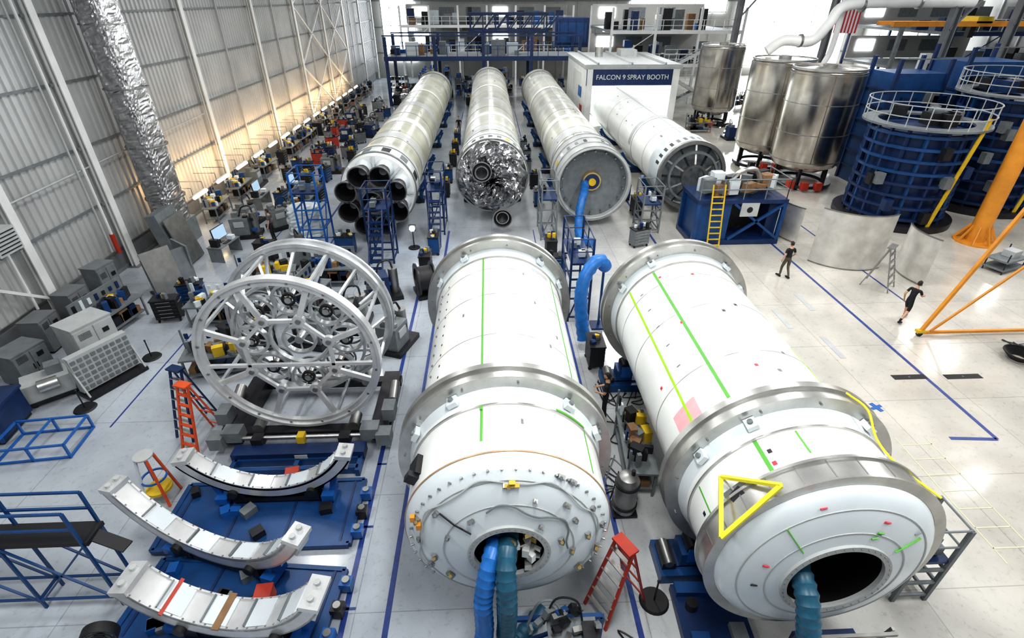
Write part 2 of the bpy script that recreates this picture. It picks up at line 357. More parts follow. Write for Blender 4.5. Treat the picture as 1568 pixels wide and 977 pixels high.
for a,y,m in((-31,12.4,REDT),(-6,12.1,REDT),(-34.5,10.2,REDT),(-8,8.1,REDT),(-72,8.9,REDT),(-31,5.75,REDT),(4,7.9,GREYM),(-30,6.0,DARK),(10,10.5,DARK),(-3,10.2,DARK),(18,8.6,GREYM),(-82,5.8,DARK)):
    patch(b,RX,RZ,R,a,a+2.2,y,y+.08,m)
for i in range(5): patch(b,RX,RZ,R,-52,-49,9.0+i*.8,9.03+i*.8,GREYM)
for f,a,m in((.9,-20,REDT),(.58,18,GREEN),(.64,20,GREEN),(.75,20,REDT),(.68,-75,REDT),(.8,50,GREYM),(.7,-100,DARK)):
    p=domept(RX,RZ,f,a,RD,RY,off=.01); b.box(p,(.1,.02,.05),m,ry=random.uniform(-20,20),rx=25)
b.beam(domept(RX,RZ,.85,-42,RD,RY,off=.01),domept(RX,RZ,.56,-45,RD,RY,off=.01),.05,GREEN,.01)
b.beam(domept(RX,RZ,.8,55,RD,RY,off=.01),domept(RX,RZ,.56,50,RD,RY,off=.01),.05,GREEN,.01)
b.obj("rocket_tank_stage")
b=B()
def cp(a,y,off=.04): return Vector((RX+(R+off)*math.sin(rad(a)),y,RZ+(R+off)*math.cos(rad(a))))
A,Bp,C=cp(-55,5.9,.22),cp(-33,5.15,.34),cp(-66,4.95,.34)
for p,q in((A,Bp),(Bp,C),(C,A)): b.beam(p,q,.07,YELB,.05)
b.box(cp(-53,5.5,.08),(.45,.4,.06),GREYM,ry=-53); b.box(cp(-53,5.5,.12),(.25,.2,.04),DARK,ry=-53,rz=20)
b.tube(spline([cp(22,6.95,.38),cp(28,6.6,.38),cp(33,6.2,.12),cp(37,5.7,.08),cp(45,5.1,.22)],5),.02,YELB,6)
for p in(A,Bp,C): b.cyl(p,cp(-52,5.3,-.02),.02,STEEL,n=6)
b.obj("lifting_sling")
b=B()
b.box((0,0,.14),(3.9,.9,.28),BLUE); b.box((0,0,.30),(3.4,.5,.06),BLUED)
for s_ in(-1,1):
    b.box((s_*1.25,0,.5),(.5,.5,.42),BLUE); b.cyl((s_*1.22,-.2,.8),(s_*1.22,.2,.8),.17,DARK,n=20); b.box((s_*1.22,.24,.66),(.3,.05,.4),BLUEB);b.box((s_*1.22,-.24,.66),(.3,.05,.4),BLUEB)
    b.box((s_*1.75,0,.38),(.3,.6,.2),DARK); b.cyl((s_*1.75,-.3,.45),(s_*1.75,.3,.45),.1,STEELD,n=12)
for x in(-1.8,1.8):
    for y in(-.35,.35): b.cyl((x,y,0),(x,y,.14),.07,BLACK,n=10)
rs=b.obj("roller_stand",(CX,7.68,0)); inst(rs,(CX,13.88,0)); inst(rs,(RX,6.92,0)); inst(rs,(RX,13.42,0))
# hoses
b=B(); b.hose([(.0,5.7,3.05),(-.15,5.2,2.95),(-.28,4.95,2.3),(-.3,4.85,1.3),(-.6,4.7,.6),(-1.4,4.1,.35),(-2.6,3.4,.35)],.16,DUCTB); b.obj("ventilation_hose")
b=B(); b.hose([(.2,5.8,3.1),(.12,5.15,3.05),(.12,4.85,2.5),(.12,4.9,1.7),(.1,5.0,1.0),(.2,5.2,.22),(.9,5.9,.2)],.17,DUCTT); b.obj("ventilation_hose")
b=B(); b.hose([(5.0,5.3,3.0),(4.95,4.6,2.85),(4.95,4.25,2.4),(5.1,4.1,1.5),(5.1,3.9,.5),(4.8,3.3,.3)],.18,DUCTT)
b.hose([(4.75,4.15,1.6),(4.6,4.1,1.0),(4.4,3.8,.4),(3.9,3.2,.3)],.15,DUCTB); b.obj("ventilation_hose")
# service cart beneath centre dome
b=B()
b.box((1.0,4.6,.15),(2.0,1.2,.12),BLUE)
for x in(.1,1.0,1.9):
    for y in(4.0,5.2): b.box((x,y,.65),(.08,.08,1.1),BLUE)
for y in(4.0,5.2): b.beam((.1,y,1.2),(1.9,y,1.2),.08,BLUE); b.beam((.1,y,.2),(1.9,y,1.2),.06,BLUE)
b.box((1.3,4.6,1.25),(.9,1.1,.05),GREYM); b.box((1.2,4.5,1.4),(.4,.3,.25),WHITE2); b.box((1.6,4.8,1.4),(.3,.3,.25),DARK); b.cyl((.6,4.6,.2),(.6,4.6,1.0),.2,STEEL)
b.tube(spline([(.5,5.1,1.2),(.7,5.2,1.7),(1.0,5.2,1.7),(1.2,5.0,1.3)],6),.025,GREYM,8); b.tube(spline([(.8,5.1,1.2),(1.0,5.2,1.8),(1.4,5.2,1.7),(1.5,5.0,1.3)],6),.02,DARK,8)
for k in range(16): b.box((random.uniform(.5,1.9),random.uniform(4.7,5.3),random.uniform(1.25,1.65)),(random.uniform(.05,.3),.1,random.uniform(.05,.2)),random.choice([STEELD,GREYM,GREYM,BLUE,DARK]),rz=random.uniform(0,90),ry=random.uniform(0,60))
for k in range(12): b.box((random.uniform(.3,1.8),random.uniform(4.1,5.1),.3+random.uniform(0,.2)),(.3,.2,.2),random.choice([DARK,GREYM,STEEL,RED,WHITE2]),rz=random.uniform(0,90))
for x in(.2,1.8):
    for y in(4.05,5.15): b.cyl((x-.04,y,.08),(x+.04,y,.08),.08,BLACK,n=10)
b.obj("service_cart")
b=B()
for x in(5.4,7.1): b.beam((x,4.3,0),(x,4.5,1.3),.06,STEELD); b.beam((x,4.9,0),(x,4.7,1.3),.06,STEELD); b.beam((x,4.3,.3),(x,4.9,.3),.04,STEELD)
b.beam((5.4,4.6,1.3),(7.1,4.6,1.3),.06,STEELD); b.box((6.2,4.7,.4),(1.2,.7,.5),BLUED); b.box((6.2,4.5,.75),(1.0,.6,.15),DARK)
for k in range(6): b.box((5.8+k*.17,4.5,.9),(.12,.4,.12),random.choice([DARK,BLUED,GREYM,GOLD]),rz=random.uniform(0,40))
b.obj("dome_access_trestle")
# ---------------------------------------------------------------- far rockets
def body(X,zc,y0,y1,m,seams,R=1.83):
    b=B(); o=(X,0,zc)
    b.rev([(R,y0),(R,y1),(R-.12,y1+.02),(.01,y1+.05)],m,o,'Y',72)
    for i,y in enumerate(seams):
        b.ring(o,R-.02,R+.015,y,y+.05,GREYM if i%3==1 else GREYW,'Y',72)
        if i%2: patch(b,X,zc,R,-90,90,y+.3,y+random.uniform(.8,1.6),GREYW if i%4==1 else WHITE,.004)
    for k in range(30):
        a=random.uniform(-65,65); y=random.uniform(y0+.4,y1-1); patch(b,X,zc,R,a,a+random.uniform(1,4),y,y+random.uniform(.05,.4),random.choice([GREYW,GREYM,GREYM,DARK]),.01)
    patch(b,X,zc,R,-4,-1,y0+2,y1-2,GREYW,.012)
    b.ring(o,R,R+.06,y1-1.2,y1-.9,GREYM,'Y',72);b.ring(o,R,R+.1,y1-.1,y1,STEEL,'Y',72)
    return b
def bell(b,x,y,z,r=.52,l=1.25,m=DARK):
    prof=[(.17,y),(.15,y-.15)]+[(.15+(r-.15)*math.sin(math.pi/2*(i/8)),y-.15-(l-.15)*i/8) for i in range(1,9)]
    prof+= [(r+.02,y-l-.02),(r-.03,y-l-.02)]+[(.12+(r-.18)*math.sin(math.pi/2*(i/8)),y-.2-(l-.2)*i/8) for i in range(8,0,-1)]+[(.01,y-.2)]
    b.rev(prof,m,(x,0,z),'Y',28)
    b.ring((x,0,z),r-.02,r+.03,y-l-.03,y-l+.04,STEELD,'Y',28); b.ring((x,0,z),.3,.36,y-.5,y-.42,STEELD,'Y',20)
seams=[29,31.5,33.2,36,39,42,45.5,49,53,57]
X1,Z1=-5.95,2.25
b=body(X1,Z1,27.6,62,CREAM,seams); o=(X1,0,Z1)
b.rev([(1.83,29.6),(1.96,29.3),(1.96,27.4),(1.9,27.0),(1.5,26.95),(.01,27.0)],WHITE,o,'Y',72)
b.ring(o,1.9,2.0,27.35,27.55,GREYM,'Y',72); b.ring(o,1.9,1.99,28.7,28.76,GREYM,'Y',72)
for k in range(12):
    a=k*30+8; patch(b,X1,Z1,1.96,a,a+13,27.8,28.5,random.choice([BLACK,GREYM,DARK]),.012)
bell(b,X1,26.9,Z1,.55,1.6)
for k in range(8):
    t=rad(22.5+k*45); bell(b,X1+1.34*math.sin(t),26.9,Z1+1.34*math.cos(t),.52,1.5); b.cyl((X1+1.34*math.sin(t),27.0,Z1+1.34*math.cos(t)),(X1+1.34*math.sin(t),26.5,Z1+1.34*math.cos(t)),.5,WHITE2,r2=.36,n=20)
for k in range(8):
    t=rad(k*45); b.beam((X1+.6*math.sin(t),26.8,Z1+.6*math.cos(t)),(X1+1.9*math.sin(t),26.9,Z1+1.9*math.cos(t)),.12,WHITE2)
b.obj("rocket_booster_with_engines")
X2,Z2=.1,2.6
b=body(X2,Z2,28.6,62.5,CREAM2,seams); o=(X2,0,Z2)
b.rev([(1.83,30.6),(1.97,30.3),(1.97,28.5),(1.9,28.3)],WHITE,o,'Y',72); b.ring(o,1.95,2.02,28.4,28.55,STEELD,'Y',72);b.ring(o,1.95,1.99,29.7,29.75,GREYM,'Y',72)
for k in range(11): a=-75+k*14; patch(b,X2,Z2,1.97,a,a+7,29,29.4,random.choice([GREYM,CREAM,DARK,YEL]),.012)
vs=[];n=54;rr_=17
for i in range(rr_+1):
    for k in range(n):
        t=2*math.pi*k/n; r=1.93*i/rr_; amp=.13 if 0<i<rr_ else 0
        dep=27.4+.9*(i/rr_)**3+.16*math.sin(r*5+3*math.sin(t*3))
        vs.append((X2+r*math.sin(t)*(1+random.uniform(-.02,.02)),dep+random.uniform(-1,1)*amp,Z2+r*math.cos(t)*(1+random.uniform(-.02,.02))))
b.add(vs,[f for i in range(rr_) for k in range(n) for f in((i*n+k,i*n+(k+1)%n,(i+1)*n+(k+1)%n),(i*n+k,(i+1)*n+(k+1)%n,(i+1)*n+k))],FOILD)
b.obj("foil_wrapped_rocket_booster",ang=12)
b=B(); bell(b,X2+.5,27.0,Z2-1.7,.5,.6); bell(b,X2-.55,27.3,Z2+.65,.5,.35); b.obj("rocket_engine_nozzle")
X3,Z3=5.55,2.4
b=body(X3,Z3,28.4,62,CREAM2,seams); o=(X3,0,Z3)
b.rev([(1.83,30.8),(1.99,30.4),(1.99,27.3),(1.9,27.25),(1.85,27.3),(1.8,27.6)],GREYW,o,'Y',72)
for y in(27.3,28.3,29.4,30.3): b.ring(o,1.97,2.04,y,y+.07,STEEL,'Y',72)
for k in range(10): a=-70+k*14.3; patch(b,X3,Z3,1.99,a,a+5,28.6,29.1,random.choice([GREYM,YEL,DARK,WHITE]),.012)
b.rev([(1.86,27.45),(1.6,27.9),(.5,28.2),(.01,28.25)],GREYM,o,'Y',64)
b.ring(o,.42,.5,27.85,28.15,GOLD,'Y',40); b.ring(o,.2,.42,27.82,28.1,BLUED,'Y',40); b.cyl((X3,27.7,Z3),(X3,28.1,Z3),.2,YEL,n=20)
for k in range(18):
    t=rad(k*20); b.cyl((X3+1.7*math.sin(t),27.5,Z3+1.7*math.cos(t)),(X3+1.7*math.sin(t),27.8,Z3+1.7*math.cos(t)),.05,STEELD,n=8)
b.obj("rocket_booster_open_end")
b=B(); b.hose([(X3-.35,28,Z3-.1),(X3-.55,27.0,Z3-.3),(X3-.8,26.4,1.5),(X3-.9,26,.8),(X3-.9,25.2,.25),(X3-.3,24.4,.25)],.22,DUCTB,step=.12); b.obj("ventilation_hose")
X4,Z4=11.5,2.3
b=body(X4,Z4,29.6,56,WHITE,[33,36,40,44]); o=(X4,0,Z4)
b.rev([(1.83,31.4),(1.92,31.2),(1.92,29.3),(1.8,29.25),(1.7,29.6),(1.2,30.5),(.01,30.7)],WHITE2,o,'Y',72)
b.ring(o,1.75,1.95,29.0,29.25,STEELD,'Y',48); b.ring(o,1.3,1.42,28.8,29.0,GREYM,'Y',48); b.ring(o,.6,.72,28.6,28.9,STEELD,'Y',32); b.rev([(1.7,29.5),(.01,29.6)],GREYM,o,'Y',48)
for k in range(12):
    t=rad(k*30); b.beam((X4+.66*math.sin(t),28.8,Z4+.66*math.cos(t)),(X4+1.85*math.sin(t),29.2,Z4+1.85*math.cos(t)),.1,DARK if k%2 else STEEL)
for k in range(14): a=-75+k*12; patch(b,X4,Z4,1.92,a,a+5,29.6,30.1,random.choice([GREYM,DARK,GREYM]),.012)
b.obj("rocket_booster_white")
b=B()
b.box((0,0,.16),(3.6,.7,.2),BLUED); b.ring((0,0,2.35),2.06,2.25,-.2,.2,BLUE,'Y',24,115,245)
for s_ in(-1,1): b.box((s_*1.6,0,.45),(.2,.5,.6),BLUE); b.beam((s_*1.5,0,.3),(s_*2.0,0,1.2),.13,BLUE); b.cyl((s_*1.5,-.4,.15),(s_*1.5,.4,.15),.15,BLACK,n=14)
cr=b.obj("booster_cradle",(X1,38,0))
for x in(X1,X2,X3,X4):
    for y in(32,38,46,54,60):
        if (x==X1 and y in(38,)) or (x==X4 and y>48): continue
        inst(cr,(x,y,0))
# ---------------------------------------------------------------- engine ring fixture
b=B(); cx,cz=-5.45,2.85
def rb(y,ri,ro,w,m=CAGE,n=64): b.ring((cx,0,cz),ri,ro,y,y+w,m,'Y',n)
rb(11.35,2.18,2.38,.14,ALU); rb(11.3,2.32,2.40,.26,ALU); rb(13.35,2.18,2.36,.35); rb(13.3,2.32,2.42,.08);rb(13.65,2.32,2.42,.08)
P=lambda r,a,y:(cx+r*math.sin(rad(a)),y,cz+r*math.cos(rad(a)))
for k in range(16):
    a=k*22.5+11; p=P(2.28,a,11.35); b.cyl((p[0],11.33,p[2]),(p[0],11.36,p[2]),.035,STEELD,n=10)
for k in range(8):
    a=k*45+22.5; 
    b.beam(P(1.2,a,11.45),P(1.2,a+45,11.45),.09,ALU)
    b.beam(P(1.2,a,11.45),P(2.25,a,11.45),.09,ALU,.14); b.beam(P(2.25,a,11.45),P(2.25,a,13.4),.08,CAGE)
    b.beam(P(2.25,a,13.5),P(1.8,a,12.9),.1,CAGE)
    p=P(1.2,a,11.4); b.cyl(p,(p[0],11.52,p[2]),.16,ALU,n=16); b.cyl((p[0],11.36,p[2]),(p[0],11.4,p[2]),.07,STEELD,n=12)
    p=P(1.3,a+22.5,12.3); b.ring((p[0],0,p[2]),.40,.47,12.2,12.36,CAGE,'Y',32); b.ring((p[0],0,p[2]),.40,.44,12.6,12.66,GREYM,'Y',32); b.cyl((p[0],12.15,p[2]),(p[0],12.7,p[2]),.09,STEEL,n=14); b.ring((p[0],0,p[2]),.13,.19,12.2,12.3,DARK,'Y',18)
    for j in range(5):
        t=rad(j*72+k*20); b.beam((p[0],12.3,p[2]),(p[0]+.42*math.sin(t),12.3,p[2]+.42*math.cos(t)),.035,CAGE)
    b.box((p[0]+.15,12.75,p[2]-.1),(.25,.25,.2),DARK,ry=k*30)
    b.beam(P(1.76,a+22.5,12.4),P(2.25,a+22.5,13.4),.07,CAGE)
    b.beam(P(1.3,a,12.35),P(2.2,a,12.9),.07,CAGE)
b.ring((cx,0,cz),.40,.47,12.2,12.36,CAGE,'Y',32); b.cyl((cx,12.2,cz),(cx,12.6,cz),.12,STEEL,n=14)
for j in range(6):
    t=rad(j*60); b.beam((cx,12.3,cz),(cx+.42*math.sin(t),12.3,cz+.42*math.cos(t)),.035,CAGE)
b.beam(P(2.25,-97,11.45),P(2.25,97,11.45),.09,ALU)
b.ring((cx,0,cz),1.76,1.84,12.25,12.45,CAGE,'Y',48); b.ring((cx,0,cz),.78,.84,12.25,12.4,CAGE,'Y',40)
b.obj("engine_ring_fixture")
b=B()
b.box((cx,11.3,.3),(4.8,.3,.2),DARK); b.box((cx,13.5,.3),(4.8,.3,.2),DARK)
for s_ in(-1,1):
    b.box((cx+s_*2.1,12.4,.3),(.5,2.6,.5),DARK); b.box((cx+s_*1.9,10.95,.6),(.5,.4,.35),GREYM); b.cyl((cx+s_*1.35,11.2,.5),(cx+s_*1.35,11.7,.5),.16,STEELD,n=18)
    b.cyl((cx+s_*1.35,13.2,.5),(cx+s_*1.35,13.8,.5),.16,STEELD,n=18); b.box((cx+s_*2.3,10.8,.5),(.4,.4,.4),GREYM)
    b.box((cx+s_*2.35,11.6,.75),(.35,.5,.4),GREYM); b.cyl((cx+s_*2.35,12.2,.6),(cx+s_*2.35,12.8,.8),.15,STEELD)
b.cyl((cx-2.2,10.85,.5),(cx+2.2,10.85,.5),.06,STEEL); b.box((cx,10.8,.5),(.2,.25,.28),YEL)
for s_ in(-1,1): b.box((cx+s_*1.2,10.8,.45),(.3,.3,.28),DARK)
b.box((cx,10.3,.12),(3.4,.12,.24),BLUE); b.box((cx,9.95,.12),(3.4,.12,.24),BLUE)
for x in(-1.7,0,1.7): b.box((cx+x,10.2,.12),(.12,.8,.24),BLUE)
b.box((cx,10.5,.25),(3.6,.4,.3),BLUED); b.box((cx+.1,10.28,.28),(.35,.02,.15),GREYW)
b.obj("fixture_rotator_base")
# ---------------------------------------------------------------- arc cradles
def arc(name,loc,rz,w=.55,lead=0,R0=2.45,half=66,box=True):
    b=B(); zc=R0+.60
    b.ring((0,0,zc),R0,R0+.06,-w/2,w/2,ALU,'Y',40,180-half,180+half)
    b.ring((0,0,zc),R0-.03,R0+.30,-w/2,-w/2+.04,ALU,'Y',40,180-half,180+half)
    b.ring((0,0,zc),R0-.03,R0+.30,w/2-.04,w/2,ALU,'Y',40,180-half,180+half)
    b.ring((0,0,zc),R0+.26,R0+.30,-w/2,w/2,ALU,'Y',40,180-half,180+half)
    for k in range(-9,10):
        t=rad(180+k*half/9.5); r=R0-.035
        for yy in(-w/2+.02,w/2-.02): b.cyl((r*math.sin(t),yy-.012,zc+r*math.cos(t)),(r*math.sin(t),yy+.012,zc+r*math.cos(t)),.02,STEELD,n=6)
    for k in(-3,-1.2,.6,2.4):
        t=rad(180+k*half/4.2); r=R0-.02; b.box((r*math.sin(t),0,zc+r*math.cos(t)),(.5,w*.86,.05),WHITE2,ry=math.degrees(t)); b.box(((r-.03)*math.sin(t+.12),0,zc+(r-.03)*math.cos(t+.12)),(.03,w*.86,.06),GREYM,ry=math.degrees(t))
    for s_ in(-1,1):
        t=rad(180+s_*half); r=R0+.14; X_=r*math.sin(t);Z_=zc+r*math.cos(t)
        b.box((X_,0,Z_+.03),(.36,w+.03,.12),ALU,ry=-s_*8); b.box((X_+s_*.04,0,Z_-.18),(.28,w-.04,.3),ALU,ry=-s_*20)
        for yy in(-w/4,w/4): b.cyl((X_,yy,Z_+.05),(X_,yy,Z_+.16),.06,GREYW,n=12)
    b.box((0,0,.18),(1.5,w*.8,.14),DARK)
    for s_ in(-1,1):
        b.box((s_*.9,0,.35),(.35,w*.9,.45),DARK); b.cyl((s_*.95,-w/2-.1,.5),(s_*.95,w/2+.1,.5),.12,BLACK,n=14); b.beam((s_*1.35,0,.15),(s_*1.5,0,.8),.14,BLUEB); b.box((s_*1.3,0,.22),(.3,.5,.2),BLUEB)
    if box: b.box((.25,w/2+.25,.28),(.32,.3,.3),REDO,12); b.box((.25,w/2+.25,.45),(.34,.32,.04),RED,12)
    if lead:
        t=rad(180+half*.62);r=R0-.04; b.box((r*math.sin(t),0,zc+r*math.cos(t)),(.07,w+.1,.03),RED,ry=math.degrees(t)); t=rad(180+half*.1);b.box((r*math.sin(t),0,zc+r*math.cos(t)),(.14,w+.1,.03),BROWN,ry=math.degrees(t))
    return b.obj(name,loc,rz)
def platform(loc,w,d,rz=0):
    b=B(); b.box((0,0,.11),(w,d,.08),BLUE); b.box((0,0,.06),(w-.2,d-.2,.1),BLUED)
    for x in(-w/2,w/2): b.box((x,0,.12),(.12,d,.12),BLUE)
    for y in(-d/2,d/2): b.box((0,y,.12),(w,.1,.12),BLUE)
    for x in(-1,-.33,.33,1): b.box((x*w/2*.9,0,.16),(.06,d,.02),BLUED)
    for k in range(3): b.box((w/2+.15,-d/2+.3+k*.55,.2),(.25,.24,.24),DARK if k%2 else BLUEB); b.cyl((w/2+.15,-d/2+.3+k*.55,.3),(w/2+.15,-d/2+.3+k*.55,.38),.08,STEELD,n=12)
    for k in range(10): b.box((random.uniform(-w/2.3,w/2.3),random.choice([-d/3,d/3,0]),.24),(random.uniform(.15,.4),.25,.2),random.choice([DARK,DARK,GREYM,BLUEB,STEELD]),rz=random.uniform(0,90))
    return b.obj("cradle_platform",loc,rz)
platform((-5.75,8.6,0),4.5,1.9); platform((-5.6,6.35,0),4.2,1.75,-6)
arc("semicircular_cradle",(-5.55,9.05,.12),0,.42,0,2.05,60); arc("semicircular_cradle",(-6.15,7.3,.12),-18,.42,0,2.45,62,False); arc("semicircular_cradle",(-5.2,5.8,.12),-7,.62,1,1.95,60)
# ---------------------------------------------------------------- spray booth
b=B(); x0,x1,y0,y1,z=8.7,17.0,50,62,5.8
b.box((x0+.1,(y0+y1)/2,z/2),(.2,y1-y0,z),COLW); b.box((x1-.1,(y0+y1)/2,z/2),(.2,y1-y0,z),COLW); b.box(((x0+x1)/2,y1,z/2),(x1-x0,.2,z),COLW)
b.box(((x0+x1)/2,(y0+y1)/2,z),(x1-x0+.4,y1-y0+.4,.25),GREYW); b.box(((x0+x1)/2,y0,z-.8),(x1-x0,.2,1.5),BLUED); b.box((x0+.3,y0,z/2),(.5,.25,z),COLW); b.box((x1-.3,y0,z/2),(.6,.25,z),COLW)
b.box(((x0+x1)/2,y0-.05,z-.05),(x1-x0+.3,.2,.35),GREYW)
for x in(x0+1,x0+4,x0+7): b.box((x,(y0+y1)/2,z+.2),(.15,y1-y0,.2),GREYW)
b.box((14,58,z+.4),(1.6,2,.7),GREYW); b.cyl((11,57,z),(11,57,z+1),.4,STEEL)
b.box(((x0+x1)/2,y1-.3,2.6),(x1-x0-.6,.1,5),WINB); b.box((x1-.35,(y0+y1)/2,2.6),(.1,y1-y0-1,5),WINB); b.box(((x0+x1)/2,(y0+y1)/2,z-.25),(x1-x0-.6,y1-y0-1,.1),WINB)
b.box((x0-.02,55,2.9),(.05,5,4.2),WHITE); b.box((x0-.05,53,3.4),(.05,1.5,.9),BLUEB); b.box((x0-.05,52,2.0),(.05,1,.7),RED)
booth=b.obj("spray_booth")
tx=bpy.data.curves.new("booth_sign_text",'FONT'); tx.body="FALCON 9 SPRAY BOOTH"; tx.size=.56; tx.extrude=.01; tx.align_x='CENTER'; tx.materials.append(COLW)
to=bpy.data.objects.new("sign_text",tx); S.collection.objects.link(to); to.location=(12.8,49.87,4.75); to.rotation_euler=(rad(90),0,0); to.parent=booth
# ---------------------------------------------------------------- silver tanks
def tank(x,y,r,z0,z1,leg=True):
    b=B(); b.rev([(.01,z0),(r*.55,z0+.12),(r*.9,z0+.5),(r,z0+.9),(r,z1),(r*.96,z1+.08),(.01,z1+.2)],TANK,(x,y,0),'Z',56)
    for z in(z0+.9,z0+2.6,z0+4.4,z1-.15): b.ring((x,y,0),r-.01,r+.015,z,z+.05,STEELD,'Z',56)
    b.box((x+r*math.cos(-1.9),y+r*math.sin(-1.9),(z0+z1)/2+.4),(.04,.04,z1-z0-1),STEELD)
    for k in range(6):
        t=k*math.pi/3; b.beam((x+r*.8*math.cos(t),y+r*.8*math.sin(t),0),(x+r*.8*math.cos(t),y+r*.8*math.sin(t),z0+.6),.16,DARK); 
    b.ring((x,y,0),r*.7,r*.95,.15,.35,DARK,'Z',24); b.ring((x,y,0),.3,.42,z1+.15,z1+.35,STEELD,'Z',20)
    b.ring((x,y,0),r-.1,r-.02,z1+.1,z1+.22,STEEL,'Z',48)
    for k in range(3): b.box((x+r*math.cos(4+k*.4),y+r*math.sin(4+k*.4),.4),(.4,.4,.5),random.choice([DARK,RED,GREYM]))
    return b.obj("stainless_storage_tank")
tank(21.3,34.8,2.15,.9,7.1); tank(20.7,39.4,2.1,.9,7.2); tank(22.4,54.5,2.05,.9,7.0)
b=B(); b.tube(spline([(20.5,41.9,7.6),(21.5,41.7,8.3),(23.3,41.3,8.3),(24.1,41,9.4),(25.0,41,10.5),(29,41,10.7),(34,41,10.7)],8),.36,COLW,18)
for p,q in (((26,41,10.5),(26.15,41,10.5)),((30,41,10.7),(30.15,41,10.7)),((22.5,41.5,8.3),(22.65,41.5,8.3))): b.cyl(p,q,.44,STEELD,n=18)
b.tube(spline([(25.4,42,13.5),(25.4,42,8),(25.0,42,6),(24.8,42,0)],6),.2,COLW,12)
b.obj("overhead_ventilation_duct")
# ---------------------------------------------------------------- blue tank scaffold
def bluerig(x,y,r,h,name,n=18):
    b=B(); b.rev([(r*.86,.4),(r*.86,h-.3),(.01,h-.1)],BLUED,(x,y,0),'Z',40)
    z=.5
    while z<h: b.ring((x,y,0),r-.12,r+.05,z,z+.14,BLUED if int(z*3)%2 else BLUE,'Z',40); z+=.62
    for k in range(n):
        t=2*math.pi*k/n; b.beam((x+r*.97*math.cos(t),y+r*.97*math.sin(t),0),(x+r*.97*math.cos(t),y+r*.97*math.sin(t),h),.14,BLUED if k%3 else BLUE)
    b.ring((x,y,0),r-.3,r+.45,h-.05,h+.05,GREYM,'Z',40)
    for k in range(20):
        t=2*math.pi*k/20; c,s_=math.cos(t),math.sin(t); b.cyl((x+(r+.4)*c,y+(r+.4)*s_,h),(x+(r+.4)*c,y+(r+.4)*s_,h+1.1),.025,GREYW,n=6)
    for z in(.55,1.1): b.ring((x,y,0),r+.38,r+.43,h+z-.04,h+z,GREYW,'Z',40)
    for k in range(7):
        t=random.uniform(3.3,6); b.box((x+(r+.15)*math.cos(t),y+(r+.15)*math.sin(t),random.uniform(.6,h-1)),(.4,.4,.6),random.choice([DARK,GREYM,BLUED]))
    for k in range(8): b.box((x+random.uniform(-1.4,1.4),y+random.uniform(-1.4,1.4),h+.3),(random.uniform(.3,1),random.uniform(.3,.8),.6),random.choice([DARK,GREYM,BLUE,STEELD,BLUED]),rz=random.uniform(0,90))
    b.beam((x+.2,y-r-.25,.3),(x+1.2,y-r-.1,h+.6),.2,YEL,.06)
    b.ring((x,y,0),r,r+.5,.0,.35,DARK,'Z',40)
    return b.obj(name)
bluerig(23.5,28.4,2.5,5.3,"blue_tank_assembly_rig"); bluerig(30.2,30.5,2.6,6.4,"blue_tank_assembly_rig"); 
b=B()
for x,y,w,d,h in((26.6,35.0,3.2,2.5,7.0),(31.5,35.5,4,3,7.6),(36,29,3,4,5.2)):
    b.box((x,y,h/2),(w,d,h),BLUE)
    for z in range(1,int(h)): b.box((x,y,z),(w+.14,d+.14,.1),BLUED)
    for sx_ in(-1,1):
        for sy_ in(-1,1): b.box((x+sx_*w/2,y+sy_*d/2,h/2+.4),(.2,.2,h+.8),BLUED)
    b.box((x,y-d/2,h+.8),(w,.06,.06),GREYM)
    for k in range(8): b.box((x+random.uniform(-w/2,w/2),y-d/2-.1,random.uniform(1,h-1)),(random.uniform(.3,.9),.2,random.uniform(.3,.9)),random.choice([BLUED,GREYM,DARK,BLUED]))
b.obj("blue_process_tower")
# ---------------------------------------------------------------- curved sheets
def sheet(x,y,r,h,a0,a1,m=SHEETM,name="curved_metal_sheet"):
    b=B(); b.ring((0,0,0),r,r+.03,.02,h,m,'Z',24,a0,a1); 
    b.ring((0,0,0),r-.02,r+.05,h-.04,h,STEELD,'Z',24,a0,a1); b.ring((0,0,0),r-.02,r+.05,0.02,.06,STEELD,'Z',24,a0,a1); return b.obj(name,(x,y,0))
sheet(17.4,23.4,2.1,2.7,205,298); sheet(21.2,20.6,2.2,2.2,150,205); sheet(17.8,25.9,2.3,1.9,178,216)
def ladder(loc,h,w,m,rz=0,name="step_ladder",sp=.55):
    b=B(); n=int(h/.28)
    for s_ in(-1,1):
        b.beam((s_*w/2,-sp,0),(s_*w/3,0,h),.07,m,.04); b.beam((s_*w/2,sp,0),(s_*w/3,0.02,h),.05,m,.04)
    for k in range(1,n):
        f=k/n; ww=w/2+(w/3-w/2)*f; b.box((0,-sp*(1-f),h*f),(2*ww,.09,.03),STEEL if m!=REDO else m)
        if k%2: b.beam((-ww,sp*(1-f),h*f),(ww,sp*(1-f),h*f),.03,m)
    b.box((0,0,h),(w*.75,.25,.05),m); return b.obj(name,loc,rz)
ladder((17.2,19.8,0),1.9,.9,STEELD,40); ladder((2.45,6.1,0),2.0,.65,RED,-60); ladder((-8.45,11.3,0),2.1,.55,REDO,-20); ladder((-8.9,11.9,0),2.2,.6,BLUED,-20)
b=B()
for k in range(4):
    t=rad(45+k*90); b.beam((.4*math.cos(t),.4*math.sin(t),0),(.18*math.cos(t),.18*math.sin(t),1.5),.05,[REDO,BLUEB,WHITE2,REDO][k])
b.cyl((0,0,.35),(0,0,.42),.3,YEL,n=20); b.cyl((0,0,1.5),(0,0,1.54),.22,GREYW,n=18); b.ring((0,0,0),.26,.3,.75,.79,BLUEB,'Z',20); b.obj("work_stool",(-8.6,9.3,0))
